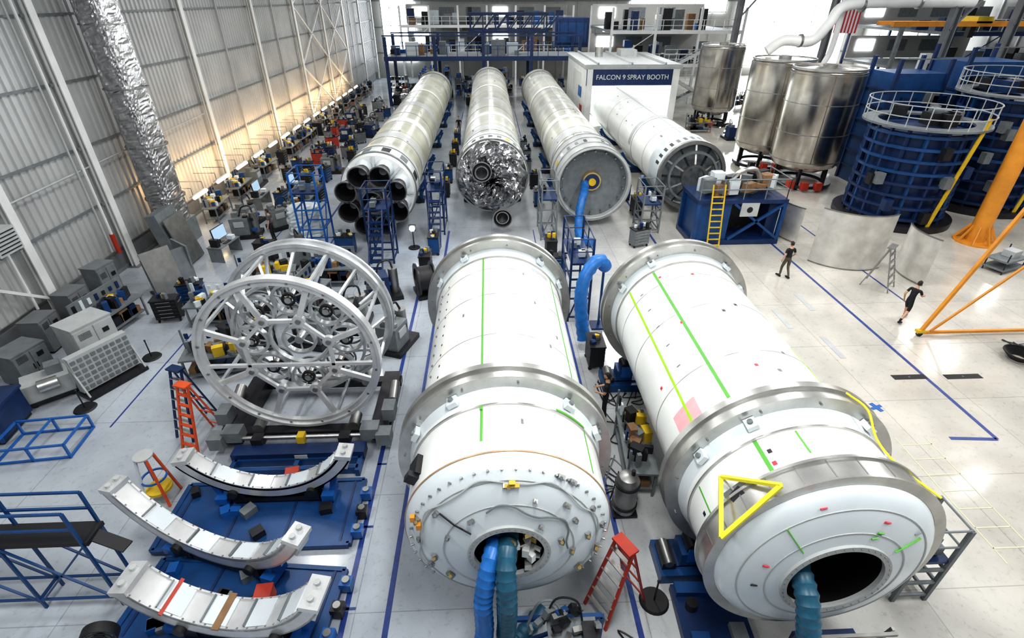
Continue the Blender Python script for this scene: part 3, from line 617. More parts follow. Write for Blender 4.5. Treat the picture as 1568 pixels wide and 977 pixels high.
# ---------------------------------------------------------------- orange cranes
b=B(); b.cyl((25.5,24.4,.06),(25.5,24.4,10),.42,ORANGE,n=24); b.cyl((25.5,24.4,0),(25.5,24.4,.08),.95,ORANGE,n=24)
for k in range(8):
    t=k*math.pi/4; b.beam((25.5+.9*math.cos(t),24.4+.9*math.sin(t),.05),(25.5+.42*math.cos(t),24.4+.42*math.sin(t),.9),.04,ORANGE,.12)
b.box((28.6,24.4,9.8),(6.5,.35,.5),ORANGE); b.beam((25.5,24.4,7.8),(28.5,24.4,9.6),.2,ORANGE); b.box((29,24.4,9.4),(.5,.5,.5),YEL); b.cyl((29,24.4,9),(29,24.4,6),.02,DARK,n=6); b.obj("jib_crane")
b=B(); y=15.8
for x_ in(0,11.5):
    b.beam((16.1+x_,y,.15),(21.2+x_,y,.15),.10,ORANGE); b.beam((16.2+x_,y,.15),(18.5+x_,y,7.4),.11,ORANGE); b.beam((21.1+x_,y,.15),(18.9+x_,y,7.4),.11,ORANGE)
    b.beam((16.6+x_,y,.2),(20.0+x_,y,4.2),.07,ORANGE); b.box((18.7+x_,y,7.4),(.9,.4,.3),ORANGE)
    for x in(16.2,21.1): b.cyl((x+x_,y-.06,.1),(x+x_,y+.06,.1),.1,BLACK,n=14); b.box((x+x_,y,.22),(.3,.2,.1),YEL)
b.beam((18.2,y,7.7),(31,y,7.7),.25,ORANGE,.4)
b.obj("gantry_crane")
# ---------------------------------------------------------------- blue maintenance platform
def rail(b,pts,z0,h,m,r=.03,close=False):
    P=[Vector((p[0],p[1],z0)) for p in pts]
    if close: P.append(P[0])
    for a,c in zip(P,P[1:]):
        n=max(1,int((c-a).length/1.1))
        for i in range(n+1):
            q=a.lerp(c,i/n); b.cyl(q,q+Vector((0,0,h)),r,m,n=6)
        for f in(.5,1): b.cyl(a+Vector((0,0,h*f)),c+Vector((0,0,h*f)),r,m,n=6)
b=B(); x,y=12.6,25.7
b.box((x,y,2.3),(4.6,2.4,.2),BLUED); b.box((x,y,.15),(4.6,2.4,.25),BLUED)
b.box((x-1.3,y,1.2),(1.6,2.2,2.0),BLUE); b.box((x+1.9,y+.2,1.2),(.6,2,2.0),BLUED); b.box((x+.3,y+.6,1.2),(2.5,.4,2.0),DARK)
for sx_ in(-1,1):
    for sy_ in(-1,1): b.box((x+sx_*2.2,y+sy_*1.1,1.15),(.18,.18,2.3),BLUE)
b.beam((x-.4,y-1.15,.3),(x+2.2,y-1.15,2.2),.12,BLUE); b.beam((x+2.2,y-1.15,.3),(x-.4,y-1.15,2.2),.12,BLUE)
rail(b,[(x-2.2,y-1.1),(x+2.2,y-1.1),(x+2.2,y+1.1)],2.4,1.0,GREYM,.03)
for s_ in(-.3,.3): b.beam((x-1.4+s_,y-1.9,.05),(x-1.4+s_,y-1.2,3.2),.06,YEL)
for k in range(9): b.box((x-1.4,y-1.87+k*.07,.3+k*.29),(.6,.08,.04),YEL)
for k in range(28): b.box((x+random.uniform(-1.8,1.9),y+random.uniform(-.7,1),2.5+random.uniform(0.1,.7)),(random.uniform(.2,.8),random.uniform(.2,.6),random.uniform(.2,.8)),random.choice([BROWN,BROWN,GREYM,WHITE2,DARK,GREYM,STEELD]),rz=random.uniform(0,60))
b.box((x+.4,y-1.2,1.9),(.9,.05,.7),GREYW); b.cyl((x+.4,y-1.24,1.9),(x+.4,y-1.2,1.9),.15,DARK,n=12)
b.tube(spline([(x-.5,y,2.6),(x-.3,y-.6,3.6),(x+.6,y-.5,3.7),(x+1.2,y-.2,2.8)],6),.12,STEEL,10)
b.obj("maintenance_platform")
def stand(loc,w,d,h,m=BLUE,rz=0,name="work_scaffold",railm=None,stairs=True):
    b=B()
    for sx_ in(-1,1):
        for sy_ in(-1,1): b.box((sx_*w/2,sy_*d/2,h/2+.5),(.08,.08,h+1),m)
    z=0.2
    while z<h+.1:
        for sy_ in(-1,1): b.beam((-w/2,sy_*d/2,z),(w/2,sy_*d/2,z),.06,m)
        for sx_ in(-1,1): b.beam((sx_*w/2,-d/2,z),(sx_*w/2,d/2,z),.06,m)
        z+=h/3
    b.box((0,0,h),(w,d,.08),BLUED); rail(b,[(-w/2,-d/2),(w/2,-d/2),(w/2,d/2),(-w/2,d/2)],h,1,railm or m,.025,True)
    for sx_ in(-1,1): b.beam((sx_*w/2,-d/2,.1),(sx_*w/2,d/2,h),.05,m)
    b.beam((-w/2,-d/2,.1),(w/2,-d/2,h),.05,m)
    if stairs:
        for s_ in(-.3,.3): b.beam((s_,-d/2-h*.7,0),(s_,-d/2,h),.06,m,.15)
        for k in range(1,int(h/.25)): f=k*.25/h; b.box((0,-d/2-h*.7*(1-f),h*f),(.6,.22,.04),m)
    for k in range(4): b.box((random.uniform(-w/3,w/3),random.uniform(-d/3,d/3),h+.2),(.25,.22,.22),random.choice([DARK,GREYM,WHITE2,BLUED]))
    return b.obj(name,loc,rz)
stand((-5.3,23.6,0),1.1,1.2,2.7,BLUED); stand((-8.9,25.2,0),1.2,1.4,3.0,BLUEB,stairs=False); stand((-2.95,27.5,0),.8,2,2.4,BLUED)
stand((3.35,18.6,0),.8,2.4,2.5,BLUED,stairs=False); stand((3.0,26.5,0),.8,2.0,2.2,GREYM,stairs=False)
stand((8.75,6.3,0),.7,.8,1.3,GREYM,180,stairs=False); stand((8.6,27,0),1,1.5,1.6,GREYM,stairs=False)
b=B(); b.hose([(4.15,16.9,2.6),(3.8,16.7,3.0),(3.35,16.4,2.6),(3.15,16.1,1.9),(3.2,15.8,1.0),(3.3,15.6,.3)],.24,DUCTB,step=.14)
b.beam((4.1,17.0,0),(4.1,17.0,2.7),.08,BLUE); b.box((4.1,17,.04),(.6,.6,.08),BLUED); b.obj("ventilation_hose")
# near-left catwalk
b=B()
b.box((-10.4,6.75,2.05),(5.0,.5,.1),BLACK)
for yy in(6.5,7.0):
    for x in(-8.0,-9.6,-11.2,-12.8): b.beam((x,yy,0),(x,yy,2.95),.05,BLUE)
    for z in(2.5,2.95,.3): b.beam((-8.0,yy,z),(-12.8,yy,z),.045,BLUE)
    for x in(-8.0,-9.6,-11.2): b.beam((x,yy,.2),(x-1.6,yy,2),.04,BLUE); b.beam((x-1.6,yy,.2),(x,yy,2),.04,BLUE)
for x in(-8.0,-9.6,-11.2,-12.8): b.beam((x,6.5,.3),(x,7.0,.3),.05,BLUE); b.beam((x,6.5,2),(x,7.0,2),.05,BLUE)
b.beam((-8.0,6.75,2.05),(-7.3,6.6,1.8),.25,BLACK,.04)
b.obj("catwalk_bridge")
b=B(); b.cyl((0,0,0),(0,0,.06),.26,BLACK,n=20); b.cyl((0,0,0),(0,0,.8),.03,DARK,n=8); b.ring((0,0,1.05),.27,.30,-.1,.1,BLACK,'Y',24)
for k in range(1,4): b.ring((0,0,1.05),k*.07,.015+k*.07,-.1,-.09,DARK,'Y',20)
for k in range(5):
    t=rad(k*72); b.box((.15*math.sin(t),0,1.05+.15*math.cos(t)),(.14,.03,.2),GREYM,ry=k*72,rx=20)
b.cyl((0,-.02,1.05),(0,.14,1.05),.08,DARK); b.obj("pedestal_fan",(-7.35,5.3,0),15)
# ---------------------------------------------------------------- stanchions
b=B(); b.cyl((0,0,0),(0,0,.05),.32,BLACK,r2=.28,n=24); b.cyl((0,0,.05),(0,0,.7),.02,BLACK,n=8); b.ball((0,0,.72),.035,BLACK,10); so=b.obj("floor_stanchion",(3.3,6.1,0))
for p in((-12.3,15.6,0),(-12.9,12.9,0),(-10.9,24,0)): inst(so,p)
# ---------------------------------------------------------------- left-wall equipment
def cabinet(loc,w,d,h,m,rz=0,name="electrical_cabinet"):
    b=B(); b.box((0,0,h/2+.05),(w,d,h-.1),m); b.box((0,0,.03),(w*.9,d*.9,.06),DARK); b.box((0,0,h+.01),(w+.04,d+.04,.04),m)
    for k in range(2): b.box((-w/4+k*w/2,-d/2-.01,h/2),(w/2-.04,.03,h*.88),m); b.box((-.06+k*.12,-d/2-.04,h/2),(.02,.03,.2),DARK)
    for k in range(6): b.box((-w/4,-d/2-.03,h*.75+k*.04),(w*.3,.01,.012),DARK)
    b.box((w/4,-d/2-.03,h*.75),(.2,.02,.16),DARK); return b.obj(name,loc,rz)
cabinet((-14.0,15.5,0),1.3,1.0,1.7,GREYW,65); cabinet((-15.7,14.6,0),1.1,.9,1.2,GREYM,75); cabinet((-16.0,19.6,0),.9,.7,1.8,GREYM,80); cabinet((-16.2,18.0,0),.9,.7,1.5,CONC,86); cabinet((-16.3,16.4,0),.9,.7,1.3,CONC,92)
b=B(); b.box((0,0,.08),(1.9,.7,.12),DARK); b.box((0,.1,.85),(1.8,.25,1.3),GREYW)
for i in range(9):
    for j in range(6): b.box((-.8+i*.2,-.04,.33+j*.2),(.13,.03,.12),GREYM)
for s_ in(-.9,.9): b.beam((s_,-.3,.1),(s_,.2,1.5),.05,GREYW)
b.obj("slotted_parts_rack",(-12.75,14.2,0),62)
b=B(); b.box((0,0,.5),(1.2,.8,.6),GREYW); b.cyl((-.2,-.45,.7),(.3,-.45,.7),.2,STEEL); b.box((0,0,.15),(1.3,.9,.1),DARK)
for x in(-.5,.5):
    for y_ in(-.35,.35): b.cyl((x,y_-.03,.09),(x,y_+.03,.09),.09,BLACK,n=12)
b.box((.3,.1,.95),(.4,.4,.3),GREYM); b.obj("welding_power_unit",(-14.3,13.6,0),40)
b=B(); 
for z in(.04,.5):
    for y_ in(-.6,.6): b.beam((-.95,y_,z),(.95,y_,z),.055,BLUEB)
    for x in(-.95,.95): b.beam((x,-.6,z),(x,.6,z),.055,BLUEB)
for x in(-.95,0,.95):
    for y_ in(-.6,.6): b.beam((x,y_,0),(x,y_,.5),.055,BLUEB)
b.beam((0,-.6,.5),(0,.6,.5),.05,BLUEB); b.obj("blue_pipe_frame",(-12.95,11.3,0),6)
b=B(); b.box((0,0,.6),(2.0,1.4,.9),BLUED); b.box((0,0,1.08),(2.1,1.5,.08),BLUED); b.box((0,0,.1),(1.9,1.3,.14),DARK)
for x in(-1.0,0,1.0): b.box((x,-.72,.6),(.1,.05,.9),BLUE)
b.obj("blue_equipment_crate",(-15.2,11.9,0),8)
b=B(); b.box((0,0,.85),(1.8,.1,1.7),GREYM,rx=-8); b.box((.9,.5,.9),(.08,1.2,1.8),GREYM,rx=4); b.box((-.3,-.1,1.0),(1.2,.05,2.0),STEELD,rx=-12)
for s_ in(-.8,.8): b.box((s_,.1,.05),(.1,.9,.1),DARK)
b.obj("leaning_metal_panels",(-14.0,20.8,0),55); 
b=B(); b.box((0,0,1.3),(.5,1.6,2.6),GREYM,ry=-10); b.box((.5,0,1.2),(.06,1.5,2.3),STEELD,ry=-12); b.box((0,0,.06),(1.3,1.8,.12),DARK); b.obj("panel_storage_rack",(-15.2,23.7,0))
b=B(); b.box((0,0,0),(.9,1.0,.8),GREYW); 
for k in range(6): b.box((.46,0,-.3+k*.12),(.03,.85,.03),DARK)
b.beam((-.6,0,.5),(0,0,.5),.06,DARK);b.beam((-.6,-.4,-.45),(.4,-.4,-.45),.06,GREYM);b.beam((-.6,.4,-.45),(.4,.4,-.45),.06,GREYM); b.obj("unit_heater",(WX+1.3,16.4,4.2))
def workbench(seed):
    random.seed(seed); b=B(); w=2.4
    b.box((0,0,.88),(w,.8,.06),random.choice([GREYM,BROWN]))
    for x in(-1.1,1.1):
        for y in(-.35,.35): b.box((x,y,.43),(.06,.06,.86),GREYM)
    b.box((0,0,.25),(w-.2,.7,.04),GREYM); 
    if seed%2: b.box((0,.38,1.4),(w,.04,.5),GREYM)
    for x in(-1.15,1.15): b.box((x,.38,1.25),(.05,.05,.8),GREYM)
    for k in range(22): 
        s1=random.uniform(.08,.35); h=random.uniform(.06,.45); b.box((random.uniform(-1,1),random.uniform(-.25,.25),.91+h/2),(s1,random.uniform(.1,.3),h),random.choice([BLUE,DARK,WHITE2,YEL,GREYM,BROWN,DARK,BLACK,DARK,GREYM]),rz=random.uniform(0,90))
    for k in range(8): h=random.uniform(.15,.45); b.box((random.uniform(-.9,.9),0,.27+h/2),(random.uniform(.2,.5),.5,h),random.choice([BLUED,DARK,DARK,BROWN]))
    for k in range(7): b.box((-1+k*.33,.35,1.4),(.12,.05,random.uniform(.1,.4)),random.choice([DARK,DARK,YEL,BLUED,WHITE2]))
    return b
def toolcart(m,seed):
    random.seed(seed); b=B(); b.box((0,0,.55),(.9,.5,.8),m); b.box((0,0,.97),(.96,.56,.05),DARK)
    for k in range(5): b.box((0,-.26,.22+k*.16),(.84,.02,.13),m); b.box((0,-.28,.26+k*.16),(.5,.02,.02),STEEL)
    for x in(-.38,.38):
        for y in(-.2,.2): b.cyl((x-.02,y,.07),(x+.02,y,.07),.07,BLACK,n=10)
    b.beam((.52,-.2,.85),(.52,.2,.85),.03,STEEL)
    for k in range(6): h=random.uniform(.05,.3); b.box((random.uniform(-.35,.35),random.uniform(-.15,.15),1+h/2),(.15,.12,h),random.choice([DARK,YEL,WHITE2,BLUED,GREYM,DARK]),rz=30*k)
    return b
def desk():
    b=B(); b.box((0,0,.74),(1.6,.75,.04),GREYM); 
    for x in(-.75,.75): b.box((x,0,.37),(.05,.7,.74),GREYM)
    b.box((0,.1,1.25),(1.0,.05,.62),DARK,rx=-5); b.box((0,.07,1.25),(.94,.01,.56),SCREEN,rx=-5); b.cyl((0,.15,.76),(0,.15,1.1),.03,DARK); b.box((0,.12,.77),(.3,.2,.02),DARK)
    b.box((0,-.2,.78),(.45,.16,.03),BLACK); b.box((.5,-.1,.85),(.25,.3,.18),WHITE2); b.box((-.6,0,.95),(.2,.4,.38),DARK); return b
def rack(seed):
    random.seed(seed); b=B()
    for x in(-1.2,1.2):
        for y in(-.4,.4): b.box((x,y,1.2),(.07,.07,2.4),BLUE)
    for z in(.25,.95,1.65,2.35):
        b.box((0,0,z),(2.4,.8,.05),GREYM)
        for k in range(6):
            h=random.uniform(.15,.5); b.box((-1+k*.4,random.uniform(-.1,.1),z+.03+h/2),(random.uniform(.2,.36),random.uniform(.3,.6),h),random.choice([BROWN,WHITE2,BLUEB,DARK,GREYM,DARK,GREYW,BLUED]))
    return b
def machine(seed):
    random.seed(seed); b=B()
    b.box((0,0,.1),(1.5,1.1,.2),DARK); b.box((-.2,0,.65),(.9,.8,.9),[GREYM,BLUED,DARK,GREYM][seed%4]); b.cyl((.5,0,.2),(.5,0,1.3),.2,STEELD); b.box((-.2,-.42,.8),(.5,.04,.3),GREYW)
    b.tube(spline([(.5,0,1.3),(.4,.1,1.6),(0,.1,1.55),(-.2,0,1.1)],5),.04,DARK,8); b.box((-.4,.1,1.2),(.3,.3,.25),GREYM)
    for k in range(9): b.box((random.uniform(-.6,.6),random.uniform(-.4,.4),random.uniform(.3,1.2)),(.2,.2,.15),random.choice([DARK,BLUEB,GREYM,STEELD,BLACK]),rz=random.uniform(0,90))
    return b
wb=[workbench(s).obj("workbench",(0,-30,0)) for s in(1,2,3,4)]; tcs=[toolcart(m,s).obj("tool_cart",(0,-30,0)) for s,m in enumerate((BLUED,RED,GREYM,BLACK,BLUE,BLACK))]
dk=desk().obj("computer_desk",(0,-30,0)); rk=[rack(s).obj("storage_rack",(0,-30,0)) for s in(1,2,3)]; mc=[machine(s).obj("shop_machine",(0,-30,0)) for s in range(4)]
random.seed(11)
used=set(); rects=[(23.5,28.4,3.3),(30.2,30.5,3.4),(21.3,34.8,2.4),(20.7,39.4,2.3),(22.4,54.5,2.3),(26.6,35,2.2),(31.5,35.5,2.6),(33,41,.8),(33,56,.8),(25.6,60,.8),(21,62,3.6),(24.9,42,1.0),(25.8,44,.8),(-8.9,25.2,1.1),(-5.3,23,1.6),(-14.0,20.8,1.2),(-15.2,23.7,1.2),(-16.3,26,1.3),(-5.4,12.4,2.8),(-10,26.8,1.0),(-11.5,26,.4),(-2.95,26.2,1.0),(-2.95,28,.9),(3,26.5,1.1),(8.6,27,.9),(3.35,18.6,1.3)]
for gx in(-11.5,-6,-.5,5,10.5):
    for gy in(66,72): rects.append((gx,gy,.3))
rads={'workbench':1.15,'tool_cart':.55,'storage_rack':1.2,'computer_desk':.8,'shop_machine':.85}
def put(o,x,y,rz=0,force=False):
    r=rads[o.name.split('.')[0]]
    if not force:
        for a,b_,c in rects:
            if (a-x)**2+(b_-y)**2<(r+c)**2: return None
    rects.append((x,y,r))
    if o.name not in used: used.add(o.name); o.location=(x,y,0); o.rotation_euler=(0,0,rad(rz)); return o
    return inst(o,(x,y,0),rz)
y=28.6
while y<78:
    o=random.choice(wb+wb+[mc[0],mc[2],tcs[0],tcs[3]]+([rk[0],rk[1]] if y>70 else [])); r=rads[o.name.split('.')[0]]
    put(o,-16.1+random.uniform(-.1,.2),y+r,90+random.uniform(-6,6),True); y+=2*r+random.uniform(.15,1.6)
for i,y in enumerate([17.6,21.4]): put(wb[i],-14.2 if i else -14.6,y-1.5 if i else y,80)
for p in((-12.8,21.6,40),(-13.2,24.2,80),(-12.5,33,90)): put(dk,*p)
for p in((-9.2,14.6,10),(-8.7,16.8,15),(-10.7,17.9,0),(-9.8,20.6,15),(-7.4,18.6,80),(-7.3,21.0,0),(-5.6,17.6,0),(-6.2,15.6,0),(-11.0,30,90)): put(random.choice(wb+mc),*p)
for p in((-4.7,19.7,20),(-3.6,16.0,70),(-9.9,24.5,0),(-11.2,27.5,0)): put(random.choice(mc),*p)
for i in range(160): put(random.choice(tcs+mc),random.uniform(-11.0,-3.9),random.uniform(15,25),random.uniform(0,180))
for p in((-3.1,22,90),(-2.9,24.2,90),(2.9,23.5,90),(2.9,21.5,0),(7.6,24.6,20),(8.6,29.3,90),(-9.6,29.5,90),(2.9,31,90),(-2.9,33,90),(2.7,38,90),(8.2,34,90),(-2.8,40,90),(8.4,38,90),(2.8,44,90),(-2.8,47,90),(-2.9,36,90),(2.9,34.5,90),(8.6,32,80),(2.9,41,90),(-2.8,43.5,90)): put(random.choice([t for i,t in enumerate(tcs) if i!=1]),*p)
for i in range(120):
    y=random.uniform(17,64); x=random.uniform(-14.6,-10.6 if y>27 else -12)
    put(random.choice(tcs+tcs+mc+mc+([dk] if y<50 else rk)),x,y,random.choice([0,90,80,10,45]))
for i in range(90): put(random.choice(rk+wb+tcs+mc),random.uniform(-12,14),random.uniform(64.5,82),random.choice([0,90,0,30]))
for i in range(60): put(random.choice(rk+wb+mc),random.uniform(26,44),random.uniform(38,50),random.choice([0,90,0,30]))
for i in range(60): put(random.choice(rk+wb+tcs+mc),random.uniform(18.5,38),random.uniform(46,64),random.choice([0,90,0,30]))
put(wb[1],3.75,9.95,85,True); put(tcs[3],3.5,14.6,90,True)
b=B(); b.cyl((-.3,0,.75),(.3,0,.75),.55,BLACK,n=28); 
for x in(-.34,.34): b.ring((x,0,.75),.5,.72,-.03,.03,DARK,'X',28)
b.box((0,0,.1),(.9,1.1,.15),DARK); b.beam((-.4,-.4,.1),(-.4,0,.75),.08,DARK); b.beam((.4,-.4,.1),(.4,0,.75),.08,DARK); b.obj("cable_reel",(-2.9,19.9,0),20)
b=B(); b.cyl((0,0,.15),(0,0,1.15),.28,STEELD,n=28); b.rev([(.28,1.15),(.22,1.26),(.1,1.32),(.01,1.33)],STEELD,(0,0,0),'Z',28); b.ring((0,0,0),.27,.31,1.0,1.05,DARK,'Z',28);b.ring((0,0,0),.27,.31,.3,.35,DARK,'Z',28)
b.box((0,0,.08),(.6,.5,.06),DARK); b.cyl((.1,0,1.3),(.1,0,1.45),.05,DARK); b.obj("metal_canister",(3.15,8.4,0))
b=B(); b.box((0,0,.1),(1.4,1.6,.2),BLUED); b.box((0,.65,.25),(1.3,.25,.2),BLUE); b.box((-.4,-.5,.25),(.35,.5,.2),BLUE); b.cyl((-.4,.3,.2),(-.4,.3,.4),.12,DARK); b.box((.4,-.3,.25),(.3,.5,.15),GREYM); b.obj("tooling_pallet",(4.35,5.5,0),-3)
b=B()
random.seed(5)
for k in range(24):
    cx_,cy=random.choice([(3.4,11.5),(3.6,13),(3.2,9.5),(-3,12),(2.6,4.8),(6.5,3.6),(-9,14),(-4.5,16),(19.5,14.5),(4.4,13),(-10,16.5)]); pts=[(cx_+random.uniform(-.5,.5),cy+random.uniform(-.8,.8),.03) for _ in range(5)]; b.tube(spline(pts,6),.018,random.choice([BLACK,BLACK,GREYM]),5)
b.obj("floor_cables")
b=B(); b.cyl((0,0,0),(0,0,1.0),.03,DARK); b.box((0,0,1.1),(.35,.12,.3),DARK); b.ball((0,-.12,1.1),.14,ARC,10); b.cyl((0,0,0),(0,0,.04),.3,DARK); b.obj("welding_glow_stand",(-4.0,24.8,0))  # glowing ball on an added lamp stand, put in for a welding glow
b=B(); crinkle(b,0,0,.0,1.6,.8,.65,WHITE2,16,20,.12); b.ball((0,0,1.5),(.8,.6,.3),WHITE2,14); b.obj("plastic_covered_pallet",(-10.0,26.8,0),20,ang=20)
# ---------------------------------------------------------------- wall lamps (warm strips)
for k in range(15):
    y=28.0+2.8*k
    b=B(); b.box((-.05,0,.08),(.22,1.5,.04),GREYW,ry=-25); b.cyl((.08,-.7,0),(.08,.7,0),.085,LAMPY,n=10)
    for q in(-.6,.6): b.beam((0,q,.05),(0,q,.5),.03,GREYM); b.beam((0,q,.5),(-1.2,q,.5),.03,GREYM)
    b.obj("bench_strip_light",(-15.75,y,1.95))
    if k%2==0:
        l=bpy.data.lights.new("bench_glow",'AREA'); l.shape='RECTANGLE'; l.size=.3; l.size_y=4; l.energy=115; l.color=(1,.62,.29)
        lo=bpy.data.objects.new("bench_glow",l); S.collection.objects.link(lo); lo.location=(-16.0,y,2.2); lo.rotation_euler=(0,rad(105),0)
# ---------------------------------------------------------------- blue gantry and back mezzanine
b=B()
for y in(66,72):
    b.box((-.5,y,5.0),(22.5,.3,.45),BLUED); b.box((-.5,y,7.3),(22.5,.15,.15),BLUED)
    for x in(-11.5,-6,-.5,5,10.5): b.box((x,y,3.6),(.35,.35,7.2),BLUED)
    for k in range(20): b.cyl((-11.5+k*1.15,y,5.2),(-11.5+k*1.15,y,6.3),.04,BLUE,n=6)
    b.box((-.5,y,6.3),(22.5,.06,.06),BLUE)
b.box((-.5,69,5.2),(22.5,5.8,.1),GREYM)
for k in range(26):
    h=random.uniform(.4,1.8); b.box((random.uniform(-11,10),random.uniform(67,71),5.25+h/2),(random.uniform(.4,1.6),.8,h),random.choice([DARK,BLUED,WHITE2,GREYM,BROWN,BLUEB]))
b.obj("blue_mezzanine_gantry")
b=B()
for z in(7.5,9.3):
    for y in(70,73): b.box((2.5,y,z),(9.5,.25,.25),BLUED)
for k in range(7):
    for y in(70,73): b.beam((-2+k*1.5,y,7.5),(-.5+k*1.5,y,9.3),.12,BLUED); b.box((-2+k*1.5,y,8.4),(.12,.12,1.8),BLUED)
b.box((10.5,74.5,7.2),(4.2,3,3.2),BLUED); b.box((10.5,72.9,7.2),(3.6,.1,2.2),BLUE)
for k in range(4): b.box((9+k,72.85,7.2),(.08,.1,3),BLUED)
b.obj("overhead_crane_bridge")
def mezz(x0,x1,y0,y1,levels,name="mezzanine_structure",cm=COLW):
    b=B(); nx=int((x1-x0)/4)
    for z in levels:
        b.box(((x0+x1)/2,(y0+y1)/2,z),(x1-x0,y1-y0,.25),GREYM); b.box(((x0+x1)/2,y0,z),(x1-x0,.2,.35),cm)
        rail(b,[(x0,y0),(x1,y0)],z+.1,1.1,COLW,.035)
        for k in range(nx*2): 
            b.box((x0+1+k*2,(y0+y1)/2,z-.25),(1.3,.2,.06),LAMPW)
            for q in range(2):
                h=random.uniform(.6,2.2); b.box((x0+1+k*2+random.uniform(-.9,.9),y0+random.uniform(1,5),z+.15+h/2),(random.uniform(.4,1.4),.8,h),random.choice([WHITE2,GREYM,BLUEB,BROWN,DARK,DARK,BLUED,GREYM]))
        b.box(((x0+x1)/2,y1-.5,z+1.4),(x1-x0,.1,2.4),WALLB)
        for k in range(nx): b.box((x0+2+k*4,y1-.6,z+1.6),(2.2,.08,1.2),WIN if k%3==0 else GREYM)
    for k in range(nx+1):
        for y in(y0,y1): b.box((x0+(x1-x0)*k/nx,y,5),(.25,.25,10),cm)
        if k<nx and k%2==0: b.beam((x0+(x1-x0)*k/nx,y0,levels[0]+.2),(x0+(x1-x0)*(k+1)/nx,y0,levels[-1]),.08,cm)
    return b.obj(name)
random.seed(3)
mezz(14,29,66,80,[4.2,7.6]); mezz(44,59,54,70,[4.4,8.0],cm=BLUED); mezz(-12,12,83,91,[4.0,7.5])
b=B()
for fl_ in range(3):
    z0=fl_*2; d=1 if fl_%2==0 else -1; 
    for s_ in(-.5,.5): b.beam((21-2*d,62+s_,z0),(21+2*d,62+s_,z0+2),.08,GREYW,.3)
    for k in range(8): b.box((21-2*d+4*d*k/8,62,z0+.12+k*.25),(.35,1,.05),GREYM)
    rail(b,[(21-2*d,61.5),(21+2*d,61.5)],z0+1.2,1,GREYW,.03); b.box((21+2.6*d,62,z0+2),(1.4,1.3,.1),GREYM)
for x in(18,24): b.box((x,62,3.5),(.15,.15,7),GREYW)
b.obj("stair_tower")
for x,y in((33,41),(33,56),(25.6,60),(44,48)):
    b=B(); w=.5
    b.box((x-w/2,y,7),(.08,.5,14),CONC); b.box((x+w/2,y,7),(.08,.5,14),CONC); b.box((x,y,7),(w,.08,14),CONC); b.box((x,y,.05),(.9,.9,.1),STEELD); b.beam((x,y,9),(x+2.5,y,12),.15,CONC); b.obj("building_column")
b=B(); b.box((46,50,9.0),(22,.4,.4),ORANGE); b.box((46,52,9.0),(22,.3,.3),ORANGE); b.box((43,51,9.3),(1.4,2.4,.5),YEL); b.box((43,51,8.4),(.5,.5,1.0),DARK); b.beam((36,50,0),(36,50,9),.3,GREYM); b.beam((56,50,0),(56,50,9),.3,GREYM); b.obj("bridge_crane")
b=B()
for k in range(13): b.box((40.2-1.2+k*.2,65,10),(.2,.04,5),FLAGR if k%2==0 else FLAGW)
b.box((39.6,64.96,11.4),(1.4,.05,2.2),FLAGB); b.cyl((38.8,65,12.6),(41.8,65,12.6),.05,STEELD); b.cyl((40.2,65,12.6),(40.2,65,14),.03,STEELD,n=6); b.obj("hanging_flag")
for x,y in((24.2,21.2),(27,20)):
    b=B(); b.box((0,0,.6),(1.6,.9,.08),GREYM); b.box((0,0,.2),(1.6,.9,.08),GREYM)
    for sx_ in(-.75,.75):
        for sy_ in(-.4,.4): b.beam((sx_,sy_,0),(sx_,sy_,1.0),.04,DARK)
    b.box((.2,0,.8),(.6,.5,.3),GREYW); b.obj("utility_cart",(x,y,0),20)
b=B(); 
for k in range(9): b.ring((0,0,0),.25+k*.03,.28+k*.03,.02+k*.03,.05+k*.03,BLACK,'Z',24)
b.tube(spline([(.4,0,.05),(.9,.3,.03),(1.4,-.2,.03),(2,.3,.03)],6),.03,BLACK,6); b.obj("coiled_cable",(18.7,14.2,0))

